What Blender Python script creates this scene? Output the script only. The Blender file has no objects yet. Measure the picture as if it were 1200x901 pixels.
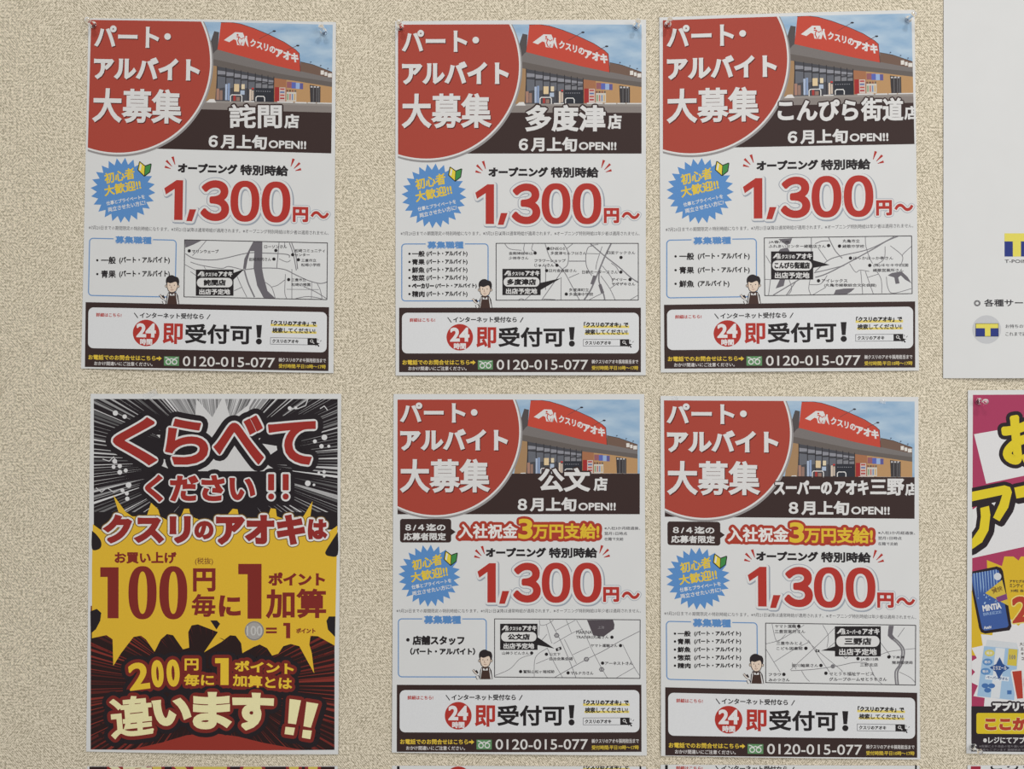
import bpy, math, random
from mathutils import Vector
from mathutils.geometry import tessellate_polygon

C = bpy.context.scene.collection
sc = bpy.context.scene
S = 1400.0            # wall units: 1400 design units to the metre (an A4 sheet is about 290 x 415)
def wx(x): return (x - 600.0) / S
def wz(y): return (450.5 - y) / S

# ---------------------------------------------------------------- camera, world, light, exposure
cam = bpy.data.cameras.new('camera'); cam_o = bpy.data.objects.new('camera', cam); C.objects.link(cam_o)
DIST = 0.62
cam.sensor_fit = 'HORIZONTAL'; cam.sensor_width = 36.0
cam.lens = 36.0 * DIST / (1200.0 / S)
cam.clip_start = 0.01
cam_o.location = (0, -DIST, 0); cam_o.rotation_euler = (math.pi / 2, 0, 0)
sc.camera = cam_o

w = bpy.data.worlds.new('world'); sc.world = w; w.use_nodes = True
bg = w.node_tree.nodes['Background']
_n = w.node_tree.nodes; _tc = _n.new('ShaderNodeTexCoord'); _sx = _n.new('ShaderNodeSeparateXYZ'); _mr = _n.new('ShaderNodeMapRange'); _cr = _n.new('ShaderNodeValToRGB')
_mr.inputs['From Min'].default_value = -1.0                       # the shop around: dim floor, paler walls, bright ceiling
w.node_tree.links.new(_tc.outputs['Generated'], _sx.inputs[0]); w.node_tree.links.new(_sx.outputs['Z'], _mr.inputs['Value'])
w.node_tree.links.new(_mr.outputs['Result'], _cr.inputs['Fac']); w.node_tree.links.new(_cr.outputs['Color'], bg.inputs['Color'])
for _k, (_p, _v) in enumerate(((0.30, 0.50), (0.50, 0.92), (0.72, 1.5))):
    _e = _cr.color_ramp.elements[_k] if _k < 2 else _cr.color_ramp.elements.new(_p)
    _e.position = _p; _e.color = (_v, _v * 0.988, _v * 0.962, 1)
bg.inputs['Strength'].default_value = 0.415

def lamp(name, loc, size, power, col=(1, 0.98, 0.94)):
    l = bpy.data.lights.new(name, 'AREA'); l.shape = 'DISK'; l.size = size; l.energy = power; l.color = col
    o = bpy.data.objects.new(name, l); C.objects.link(o); o.location = loc
    o.rotation_euler = (Vector((0.0, 0.0, -0.15)) - Vector(loc)).to_track_quat('-Z', 'Y').to_euler()
    return o
lamp('ceiling_downlight', (0.72, -1.60, 1.62), 0.20, 10.5)
lamp('ceiling_downlight', (-0.45, -1.60, 1.62), 0.20, 8.0)
lamp('added_side_fill', (1.10, -1.60, 0.20), 1.0, 10.5, (1, 0.99, 0.98))  # soft fill lamp added to brighten the wall towards the right, no real window

sc.view_settings.view_transform = 'Standard'; sc.view_settings.look = 'None'
sc.view_settings.gamma = 1.0; sc.view_settings.use_curve_mapping = False
sc.view_settings.exposure = 0.0

# ---------------------------------------------------------------- materials
def lin(c):
    c /= 255.0
    return c / 12.92 if c <= 0.04045 else ((c + 0.055) / 1.055) ** 2.4
def new_mat(name):
    m = bpy.data.materials.new(name); m.use_nodes = True
    nt = m.node_tree; return m, nt, nt.nodes['Principled BSDF']
INK = {}
def ink(rgb):
    """flat printing ink, given as the colour it shows on the lit sheet"""
    if rgb in INK: return INK[rgb]
    m, nt, b = new_mat('ink_%02x%02x%02x' % tuple(int(v) for v in rgb))
    k = 1.0
    col = [min(0.86, max(0.004, lin(v) * k)) for v in rgb]
    n = nt.nodes.new('ShaderNodeTexNoise'); n.inputs['Scale'].default_value = 900; n.inputs['Detail'].default_value = 2
    tc = nt.nodes.new('ShaderNodeTexCoord'); nt.links.new(tc.outputs['Object'], n.inputs['Vector'])
    mx = nt.nodes.new('ShaderNodeMix'); mx.data_type = 'RGBA'
    nt.links.new(n.outputs['Fac'], mx.inputs['Factor'])
    mx.inputs['A'].default_value = (*[c * 0.95 for c in col], 1); mx.inputs['B'].default_value = (*[min(.9, c * 1.05) for c in col], 1)
    nt.links.new(mx.outputs['Result'], b.inputs['Base Color'])
    b.inputs['Roughness'].default_value = 0.62; b.inputs['Specular IOR Level'].default_value = 0.22
    INK[rgb] = m; return m

def sky_mat():
    m, nt, b = new_mat('printed_sky')
    tc = nt.nodes.new('ShaderNodeTexCoord')
    mp = nt.nodes.new('ShaderNodeMapping'); mp.inputs['Rotation'].default_value = (0, 0.6, 0); mp.inputs['Scale'].default_value = (20, 20, 55)
    n = nt.nodes.new('ShaderNodeTexNoise'); n.inputs['Scale'].default_value = 1.2; n.inputs['Detail'].default_value = 5
    r = nt.nodes.new('ShaderNodeValToRGB')
    r.color_ramp.elements[0].position = 0.36; r.color_ramp.elements[0].color = (lin(140), lin(173), lin(204), 1)
    r.color_ramp.elements[1].position = 0.72; r.color_ramp.elements[1].color = (lin(192), lin(210), lin(224), 1)
    nt.links.new(tc.outputs['Object'], mp.inputs['Vector']); nt.links.new(mp.outputs['Vector'], n.inputs['Vector'])
    nt.links.new(n.outputs['Fac'], r.inputs['Fac']); nt.links.new(r.outputs['Color'], b.inputs['Base Color'])
    b.inputs['Roughness'].default_value = 0.6; b.inputs['Specular IOR Level'].default_value = 0.22
    return m
SKY = sky_mat()

def paper_mat():
    m, nt, b = new_mat('white_paper')
    tc = nt.nodes.new('ShaderNodeTexCoord')
    n = nt.nodes.new('ShaderNodeTexNoise'); n.inputs['Scale'].default_value = 40; n.inputs['Detail'].default_value = 4
    r = nt.nodes.new('ShaderNodeValToRGB')
    r.color_ramp.elements[0].color = (0.69, 0.694, 0.692, 1); r.color_ramp.elements[1].color = (0.725, 0.729, 0.727, 1)
    nt.links.new(tc.outputs['Object'], n.inputs['Vector']); nt.links.new(n.outputs['Fac'], r.inputs['Fac'])
    nt.links.new(r.outputs['Color'], b.inputs['Base Color'])
    b.inputs['Roughness'].default_value = 0.6; b.inputs['Specular IOR Level'].default_value = 0.25
    return m
PAPER = paper_mat()

def wall_mat():
    """woven textile wallpaper: beige threads with slubs, in relief"""
    m, nt, b = new_mat('woven_wallpaper')
    L = nt.links.new
    tc = nt.nodes.new('ShaderNodeTexCoord')
    def noise(scale, detail=2, rot=0.0):
        mp = nt.nodes.new('ShaderNodeMapping'); mp.inputs['Scale'].default_value = scale; mp.inputs['Rotation'].default_value = (0, rot, 0)
        n = nt.nodes.new('ShaderNodeTexNoise'); n.inputs['Scale'].default_value = 1.0; n.inputs['Detail'].default_value = detail
        L(tc.outputs['Object'], mp.inputs['Vector']); L(mp.outputs['Vector'], n.inputs['Vector'])
        return n.outputs['Fac']
    def math_(op, a, bb):
        n = nt.nodes.new('ShaderNodeMath'); n.operation = op
        for i, v in enumerate((a, bb)):
            if isinstance(v, (int, float)): n.inputs[i].default_value = v
            else: L(v, n.inputs[i])
        return n.outputs[0]
    def wave(scale, rot, dist):
        mp = nt.nodes.new('ShaderNodeMapping'); mp.inputs['Rotation'].default_value = (0, rot, 0)
        n = nt.nodes.new('ShaderNodeTexWave'); n.wave_type = 'BANDS'; n.bands_direction = 'X'
        n.inputs['Scale'].default_value = scale; n.inputs['Distortion'].default_value = dist
        n.inputs['Detail'].default_value = 2; n.inputs['Detail Scale'].default_value = 1.5
        L(tc.outputs['Object'], mp.inputs['Vector']); L(mp.outputs['Vector'], n.inputs['Vector'])
        return n.outputs['Fac']
    grain = noise((520, 520, 640), 1)
    fine = noise((1300, 1300, 1300), 1)
    hthr = noise((60, 60, 900), 2)
    vthr = noise((800, 800, 55), 2)
    twa = wave(210, math.radians(40), 6)
    twb = wave(210, math.radians(-40), 6)
    patch = noise((22, 22, 30), 2)
    tw = nt.nodes.new('ShaderNodeMix'); tw.data_type = 'FLOAT'
    st = nt.nodes.new('ShaderNodeMapRange'); st.inputs['From Min'].default_value = 0.42; st.inputs['From Max'].default_value = 0.58
    L(patch, st.inputs['Value']); L(st.outputs['Result'], tw.inputs['Factor']); L(twa, tw.inputs[2]); L(twb, tw.inputs[3])
    h = math_('ADD', math_('MULTIPLY', grain, 1.0), math_('MULTIPLY', tw.outputs[0], 0.30))
    h = math_('ADD', h, math_('MULTIPLY', hthr, 0.40))
    h = math_('ADD', h, math_('MULTIPLY', vthr, 0.20))
    h = math_('ADD', h, math_('MULTIPLY', fine, 0.30))
    r = nt.nodes.new('ShaderNodeValToRGB')                     # thread colour: darker ground weft, paler raised warp
    r.color_ramp.elements[0].position = 0.70; r.color_ramp.elements[0].color = (0.375, 0.328, 0.234, 1)
    r.color_ramp.elements[1].position = 0.98; r.color_ramp.elements[1].color = (0.875, 0.785, 0.625, 1)
    hh = math_('MULTIPLY', h, 0.785)
    L(hh, r.inputs['Fac']); L(r.outputs['Color'], b.inputs['Base Color'])
    bp = nt.nodes.new('ShaderNodeBump'); bp.inputs['Strength'].default_value = 0.45; bp.inputs['Distance'].default_value = 0.0008
    L(h, bp.inputs['Height']); L(bp.outputs['Normal'], b.inputs['Normal'])
    b.inputs['Roughness'].default_value = 0.85; b.inputs['Specular IOR Level'].default_value = 0.15
    return m

def clear_mat(name, rough=0.04):
    m, nt, b = new_mat(name)
    b.inputs['Base Color'].default_value = (0.95, 0.94, 0.96, 1)
    b.inputs['Transmission Weight'].default_value = 1.0; b.inputs['Roughness'].default_value = rough; b.inputs['IOR'].default_value = 1.49
    return m
PLASTIC = clear_mat('clear_plastic')
def steel_mat():
    m, nt, b = new_mat('steel')
    b.inputs['Base Color'].default_value = (0.42, 0.41, 0.42, 1); b.inputs['Metallic'].default_value = 1; b.inputs['Roughness'].default_value = 0.3
    return m
STEEL = steel_mat()
def tape_mat():
    m, nt, b = new_mat('clear_tape')
    tr = nt.nodes.new('ShaderNodeBsdfTransparent'); mx = nt.nodes.new('ShaderNodeMixShader'); mx.inputs[0].default_value = 0.22
    b.inputs['Base Color'].default_value = (0.85, 0.86, 0.87, 1); b.inputs['Roughness'].default_value = 0.12
    nt.links.new(tr.outputs[0], mx.inputs[1]); nt.links.new(b.outputs[0], mx.inputs[2])
    nt.links.new(mx.outputs[0], nt.nodes['Material Output'].inputs['Surface'])
    return m
TAPE = tape_mat()

# ---------------------------------------------------------------- structure
def mesh_obj(name, verts, faces, mats, fm=None, parent=None):
    me = bpy.data.meshes.new(name); me.from_pydata(verts, [], faces)
    for m in mats: me.materials.append(m)
    if fm: me.polygons.foreach_set('material_index', fm)
    me.update()
    o = bpy.data.objects.new(name, me); C.objects.link(o)
    if parent: o.parent = parent
    return o
def thing(name, label, cat, group=None, loc=(0, 0, 0)):
    o = bpy.data.objects.new(name, None); C.objects.link(o); o.location = loc; o.empty_display_size = 0.02
    o['label'] = label; o['category'] = cat
    if group: o['group'] = group
    return o

wv = [(x, y, z) for y in (0.0, 0.09) for x, z in ((-1.6, -1.35), (1.6, -1.35), (1.6, 1.25), (-1.6, 1.25))]
wall = mesh_obj('wall_back', wv, [(0, 1, 2, 3), (7, 6, 5, 4), (0, 4, 5, 1), (1, 5, 6, 2), (2, 6, 7, 3), (3, 7, 4, 0)], [wall_mat()])
wall['kind'] = 'structure'

# ---------------------------------------------------------------- 2-D print kit
LAY = 2.5e-5          # one printed layer above the one beneath
CELL = 14.0           # big faces are cut to this size so that the print follows the curl of the sheet

class Z:
    """a drawing frame: origin and scale on the wall, optionally carried along by a sheet's warp"""
    def __init__(s, ox, oy, k, warp=None, pre=None, clip=None):
        s.ox, s.oy, s.k, s.warp, s.pre, s.clip = ox, oy, k, warp, pre, clip
    def pt(s, x, y):
        if s.pre: x, y = s.pre(x, y)
        p = (s.ox + x / s.k, s.oy + y / s.k)
        return s.warp(*p) if s.warp else p
    def clipped(s, x0, y0, x1, y1):
        return Z(s.ox, s.oy, s.k, s.warp, s.pre, (x0, y0, x1, y1))

def clip_half(poly, ax, lim, sign):
    out = []
    n = len(poly)
    for i in range(n):
        a, b = poly[i], poly[(i + 1) % n]
        da, db = (a[ax] - lim) * sign, (b[ax] - lim) * sign
        if da >= 0: out.append(a)
        if (da > 0 and db < 0) or (da < 0 and db > 0):
            t = da / (da - db)
            out.append(tuple(a[k] + (b[k] - a[k]) * t for k in range(3)))
    return out

GL = {}
def glyphs(s, res):
    """outline text as a filled flat mesh (Blender's own font) plus its directed contour edges"""
    key = (s, res)
    if key in GL: return GL[key]
    c = bpy.data.curves.new('t', 'FONT'); c.body = s; c.resolution_u = res; c.fill_mode = 'FRONT'
    o = bpy.data.objects.new('t', c); C.objects.link(o)
    dg = bpy.context.evaluated_depsgraph_get()
    me = bpy.data.meshes.new_from_object(o.evaluated_get(dg))
    vs = [(v.co.x, v.co.y) for v in me.vertices]
    # merge coincident vertices
    idx = {}; remap = []
    vv = []
    for v in vs:
        k = (round(v[0], 5), round(v[1], 5))
        if k not in idx: idx[k] = len(vv); vv.append(v)
        remap.append(idx[k])
    fs = []
    for p in me.polygons:
        f = []
        for i in p.vertices:
            j = remap[i]
            if j not in f: f.append(j)
        if len(f) < 3: continue
        a = sum(vv[f[i]][0] * vv[f[(i + 1) % len(f)]][1] - vv[f[(i + 1) % len(f)]][0] * vv[f[i]][1] for i in range(len(f)))
        if abs(a) < 1e-9: continue
        fs.append(f if a > 0 else f[::-1])
    cnt = {}
    for f in fs:
        for i in range(len(f)):
            e = (f[i], f[(i + 1) % len(f)])
            cnt[e] = cnt.get(e, 0) + 1
    bnd = [e for e in cnt if (e[1], e[0]) not in cnt]
    bpy.data.objects.remove(o); bpy.data.curves.remove(c); bpy.data.meshes.remove(me)
    GL[key] = (vv, fs, bnd); return GL[key]

class Art:
    def __init__(s): s.f = []           # (list of (x, y, layer)), material
    def raw(s, z, pts, m, force=False):
        if z.clip:
            x0, y0, x1, y1 = z.clip
            for ax, lim, sg in ((0, x0, 1), (0, x1, -1), (1, y0, 1), (1, y1, -1)):
                pts = clip_half(pts, ax, lim, sg)
                if len(pts) < 3: return
        q = []
        for p in pts:
            x, y = z.pt(p[0], p[1]); q.append((x, y, p[2]))
        s.f.append((q, m))
    def poly(s, z, pts, col, lay=0.0):
        m = col if not isinstance(col, tuple) else ink(col)
        n = len(pts)
        sg = 0; convex = True
        for i in range(n):
            a, b, c = pts[i], pts[(i + 1) % n], pts[(i + 2) % n]
            cr = (b[0] - a[0]) * (c[1] - b[1]) - (b[1] - a[1]) * (c[0] - b[0])
            if abs(cr) < 1e-9: continue
            if sg == 0: sg = cr
            elif sg * cr < 0: convex = False; break
        if convex: s.raw(z, [(p[0], p[1], lay) for p in pts], m)
        else:
            for t in tessellate_polygon([[Vector((p[0], p[1], 0)) for p in pts]]):
                s.raw(z, [(pts[i][0], pts[i][1], lay) for i in t], m)
        return s
    def rect(s, z, x0, y0, x1, y1, col, lay=0.0): return s.poly(z, [(x0, y0), (x1, y0), (x1, y1), (x0, y1)], col, lay)
    def rrect(s, z, x0, y0, x1, y1, r, col, lay=0.0): return s.poly(z, rr(x0, y0, x1, y1, r), col, lay)
    def disc(s, z, cx, cy, rx, col, lay=0.0, ry=None, n=40):
        ry = rx if ry is None else ry
        return s.poly(z, [(cx + rx * math.cos(2 * math.pi * i / n), cy + ry * math.sin(2 * math.pi * i / n)) for i in range(n)], col, lay)
    def line(s, z, pts, wd, col, lay=0.0, closed=False, smooth=False, joints=True):
        m = ink(col); h = wd / 2
        if smooth: pts = spline(pts)
        P = pts + [pts[0]] if closed else pts
        for i in range(len(P) - 1):
            (ax, ay), (bx, by) = P[i], P[i + 1]
            d = math.hypot(bx - ax, by - ay)
            if d < 1e-6: continue
            nx, ny = -(by - ay) / d * h, (bx - ax) / d * h
            s.raw(z, [(ax, ay, lay), (bx, by, lay), (bx + nx, by + ny, lay - .3), (ax + nx, ay + ny, lay - .3)], m)
            s.raw(z, [(bx, by, lay), (ax, ay, lay), (ax - nx, ay - ny, lay - .3), (bx - nx, by - ny, lay - .3)], m)
            if joints and (i > 0 or closed):
                k = 8
                for j in range(k):
                    t0, t1 = 2 * math.pi * j / k, 2 * math.pi * (j + 1) / k
                    s.raw(z, [(ax, ay, lay), (ax + h * math.cos(t0), ay + h * math.sin(t0), lay - .3), (ax + h * math.cos(t1), ay + h * math.sin(t1), lay - .3)], m)
        return s
    def text(s, z, body, box, col, lay=0.0, b=0.0, out=(), res=3, shadow=None, round_=False):
        """fit the inked outline of body to box (x0,y0,x1,y1) or to a quad of four corners; b fattens the strokes,
        out = [(extra width, colour), ...] draws contour lines beneath"""
        vv, fs, bnd = glyphs(body, res)
        han = any('\u4e00' <= c <= '\u9fff' for c in body); kana = any('\u3040' <= c <= '\u30ff' for c in body)
        xs = [v[0] for v in vv]; ys = [v[1] for v in vv]
        x0, x1, y0, y1 = min(xs), max(xs), min(ys), max(ys)
        if len(box) == 4 and not isinstance(box[0], tuple):
            a, t, c, d = box; q = [(a, t), (c, t), (c, d), (a, d)]
        else: q = list(box)
        W = math.hypot(q[1][0] - q[0][0], q[1][1] - q[0][1]); H = math.hypot(q[3][0] - q[0][0], q[3][1] - q[0][1])
        b *= (.66 if H > 60 else .62 if H > 36 else .5) if han else .82 if kana else .5
        iu, iv = min(.4, b / W), min(.4, b / H)
        V = []
        for x, y in vv:
            u = (x - x0) / max(1e-6, x1 - x0); v = (y1 - y) / max(1e-6, y1 - y0)
            u = iu + u * (1 - 2 * iu); v = iv + v * (1 - 2 * iv)
            V.append(tuple((q[0][k] * (1 - u) + q[1][k] * u) * (1 - v) + (q[3][k] * (1 - u) + q[2][k] * u) * v for k in (0, 1)))
        if shadow: s._dil(z, V, fs, bnd, ink(shadow[2]), lay - .6, b, round_, shadow[0], shadow[1])
        n = len(out)
        for i, (wd, oc) in enumerate(out):
            s._dil(z, V, fs, bnd, ink(oc), lay - .5 * (i + 1) - (.5 if shadow else 0), b + wd, True, 0, 0)
        s._dil(z, V, fs, bnd, ink(col) if isinstance(col, tuple) else col, lay, b, round_, 0, 0)
        return s
    def _dil(s, z, V, fs, bnd, m, lay, wd, round_, ox, oy):
        for f in fs: s.raw(z, [(V[i][0] + ox, V[i][1] + oy, lay) for i in f], m)
        if wd <= 0: return
        lo = lay - .35
        into = {}
        for a, b in bnd: into.setdefault(b, []).append(a)
        nor = {}
        for a, b in bnd:
            dx, dy = V[b][0] - V[a][0], V[b][1] - V[a][1]; d = math.hypot(dx, dy)
            if d < 1e-9: continue
            nor[(a, b)] = (-dy / d, dx / d)
        for (a, b), (nx, ny) in nor.items():
            A, B = V[a], V[b]
            s.raw(z, [(A[0] + ox, A[1] + oy, lay), (B[0] + ox, B[1] + oy, lay), (B[0] + nx * wd + ox, B[1] + ny * wd + oy, lo), (A[0] + nx * wd + ox, A[1] + ny * wd + oy, lo)], m)
            for p in into.get(a, []):
                n1 = nor.get((p, a))
                if not n1: continue
                d1 = (n1[1], -n1[0]); d2 = (ny, -nx)
                cr = -(d1[0] * d2[1] - d1[1] * d2[0])
                dt = n1[0] * nx + n1[1] * ny
                if cr <= 1e-4 and dt > -0.99: continue
                P = (A[0] + ox, A[1] + oy, lay)
                E1 = (P[0] + n1[0] * wd, P[1] + n1[1] * wd, lo); E2 = (P[0] + nx * wd, P[1] + ny * wd, lo)
                if dt > 0.9: s.raw(z, [P, E1, E2], m)
                elif not round_ and dt > -0.45:
                    t = wd / (1 + dt)
                    s.raw(z, [P, E1, (P[0] + (n1[0] + nx) * t, P[1] + (n1[1] + ny) * t, lo), E2], m)
                else:
                    a1 = math.atan2(n1[1], n1[0]); a2 = math.atan2(ny, nx)
                    da = (a1 - a2) % (2 * math.pi)
                    if da > math.pi + .01: da -= 2 * math.pi
                    k = max(2, int(abs(da) / 0.5) + 1)
                    pr = E2
                    for j in range(1, k + 1):
                        t = a2 + da * j / k
                        cu = (P[0] + wd * math.cos(t), P[1] + wd * math.sin(t), lo)
                        s.raw(z, [P, pr, cu], m); pr = cu
    def emit(s, name, sheet, parent=None, clip_top=None):
        if not s.f: return None
        verts = []; faces = []; fm = []; mats = []; mi = {}
        vid = {}
        def add(poly, m):
            if len(poly) < 3: return
            ar = sum(poly[i][0] * poly[(i + 1) % len(poly)][1] - poly[(i + 1) % len(poly)][0] * poly[i][1] for i in range(len(poly)))
            if abs(ar) < 1e-5: return
            if ar < 0: poly = poly[::-1]
            ids = []
            for p in poly:
                k = (round(p[0], 4), round(p[1], 4), round(p[2], 3))
                if k not in vid:
                    vid[k] = len(verts)
                    verts.append((wx(p[0]), -(sheet.lift(p[0], p[1]) + LAY * (1 + p[2])), wz(p[1])))
                j = vid[k]
                if j not in ids: ids.append(j)
            if len(ids) < 3: return
            if m.name not in mi: mi[m.name] = len(mats); mats.append(m)
            faces.append(ids[::-1]); fm.append(mi[m.name])
        for q, m in s.f:
            if sheet.clip_y is not None:
                q = clip_half(q, 1, sheet.clip_y, 1)
                if len(q) < 3: continue
            xs = [p[0] for p in q]; ys = [p[1] for p in q]
            if max(xs) - min(xs) <= CELL and max(ys) - min(ys) <= CELL: add(q, m); continue
            for i in range(math.floor(min(xs) / CELL), math.floor(max(xs) / CELL) + 1):
                c = clip_half(clip_half(q, 0, i * CELL, 1), 0, (i + 1) * CELL, -1)
                if len(c) < 3: continue
                cy = [p[1] for p in c]
                for j in range(math.floor(min(cy) / CELL), math.floor(max(cy) / CELL) + 1):
                    add(clip_half(clip_half(c, 1, j * CELL, 1), 1, (j + 1) * CELL, -1), m)
        if not faces: return None
        # faces were made clockwise on the wall's (x, -y) plane; turn them to the viewer's side of the wall
        o = mesh_obj(name, verts, [f[::-1] for f in faces] if False else faces, mats, fm, parent or sheet.root)
        o.location = (0, 0, 0)
        o.matrix_parent_inverse.identity()
        off = sheet.root.location
        o.data.transform(__import__('mathutils').Matrix.Translation((-off[0], -off[1], -off[2])))
        return o

def rr(x0, y0, x1, y1, r, n=6):
    pts = []
    for cx, cy, a in ((x1 - r, y0 + r, -90), (x1 - r, y1 - r, 0), (x0 + r, y1 - r, 90), (x0 + r, y0 + r, 180)):
        for i in range(n + 1):
            t = math.radians(a + 90 * i / n); pts.append((cx + r * math.cos(t), cy + r * math.sin(t)))
    return pts
def spline(p, k=5):
    out = []
    n = len(p)
    for i in range(n - 1):
        a, b, c, d = p[max(0, i - 1)], p[i], p[i + 1], p[min(n - 1, i + 2)]
        for j in range(k):
            t = j / k
            out.append(tuple(0.5 * (2 * b[m] + (c[m] - a[m]) * t + (2 * a[m] - 5 * b[m] + 4 * c[m] - d[m]) * t * t + (3 * b[m] - a[m] - 3 * c[m] + d[m]) * t ** 3) for m in (0, 1)))
    return out + [p[-1]]

class Sheet:
    """one sheet of paper on the wall: corners TL, TR, BR, BL and the way it bows off the wall"""
    def __init__(s, name, label, cat, corners, bow, group=None, clip_y=None):
        s.c = corners; s.bow = bow; s.clip_y = clip_y
        xs = [p[0] for p in corners]; ys = [p[1] for p in corners]
        s.x0, s.x1, s.y0, s.y1 = min(xs), max(xs), min(ys), max(ys)
        s.root = thing(name, label, cat, group, (wx((s.x0 + s.x1) / 2), 0, wz(s.y1)))
        n, m = 24, 34
        vs = []; fs = []
        for back in (0, 1):
            for j in range(m + 1):
                for i in range(n + 1):
                    u, v = i / n, j / m
                    x = (corners[0][0] * (1 - u) + corners[1][0] * u) * (1 - v) + (corners[3][0] * (1 - u) + corners[2][0] * u) * v
                    y = (corners[0][1] * (1 - u) + corners[1][1] * u) * (1 - v) + (corners[3][1] * (1 - u) + corners[2][1] * u) * v
                    d = s.lift(x, y) - (0.00015 if back else 0)
                    vs.append((wx(x) - s.root.location[0], -d, wz(y) - s.root.location[2]))
        N = (n + 1) * (m + 1)
        at = lambda i, j, k: k * N + j * (n + 1) + i
        for j in range(m):
            for i in range(n):
                fs.append((at(i, j, 0), at(i, j + 1, 0), at(i + 1, j + 1, 0), at(i + 1, j, 0)))
                fs.append((at(i, j, 1), at(i + 1, j, 1), at(i + 1, j + 1, 1), at(i, j + 1, 1)))
        smooth_n = len(fs)
        rim = [(i, 0) for i in range(n)] + [(n, j) for j in range(m)] + [(i, m) for i in range(n, 0, -1)] + [(0, j) for j in range(m, 0, -1)]
        base = len(vs); R = len(rim)
        for k in (0, 1): vs += [vs[at(i, j, k)] for i, j in rim]
        for q in range(R): fs.append((base + q, base + (q + 1) % R, base + R + (q + 1) % R, base + R + q))
        s.sheet = mesh_obj('paper_sheet', vs, fs, [PAPER], None, s.root)
        for p in s.sheet.data.polygons: p.use_smooth = p.index < smooth_n
    def lift(s, x, y):
        u = min(1.0, max(0.0, (x - s.x0) / (s.x1 - s.x0))); v = min(1.0, max(0.0, (y - s.y0) / (s.y1 - s.y0)))
        return 0.0006 + max(0.0, s.bow(u, v)) * 0.001

# ---------------------------------------------------------------- colours (as they show on the lit sheet)
RED = (170, 69, 56); WHITE = (220, 219, 218); BROWN = (58, 42, 40); BLACK = (38, 34, 36); BLUE = (92, 142, 200); YEL = (226, 196, 62)
DKRED = (178, 54, 46); GREEN = (88, 148, 92); DARKSH = (92, 38, 34); GREY = (96, 94, 98)

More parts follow.
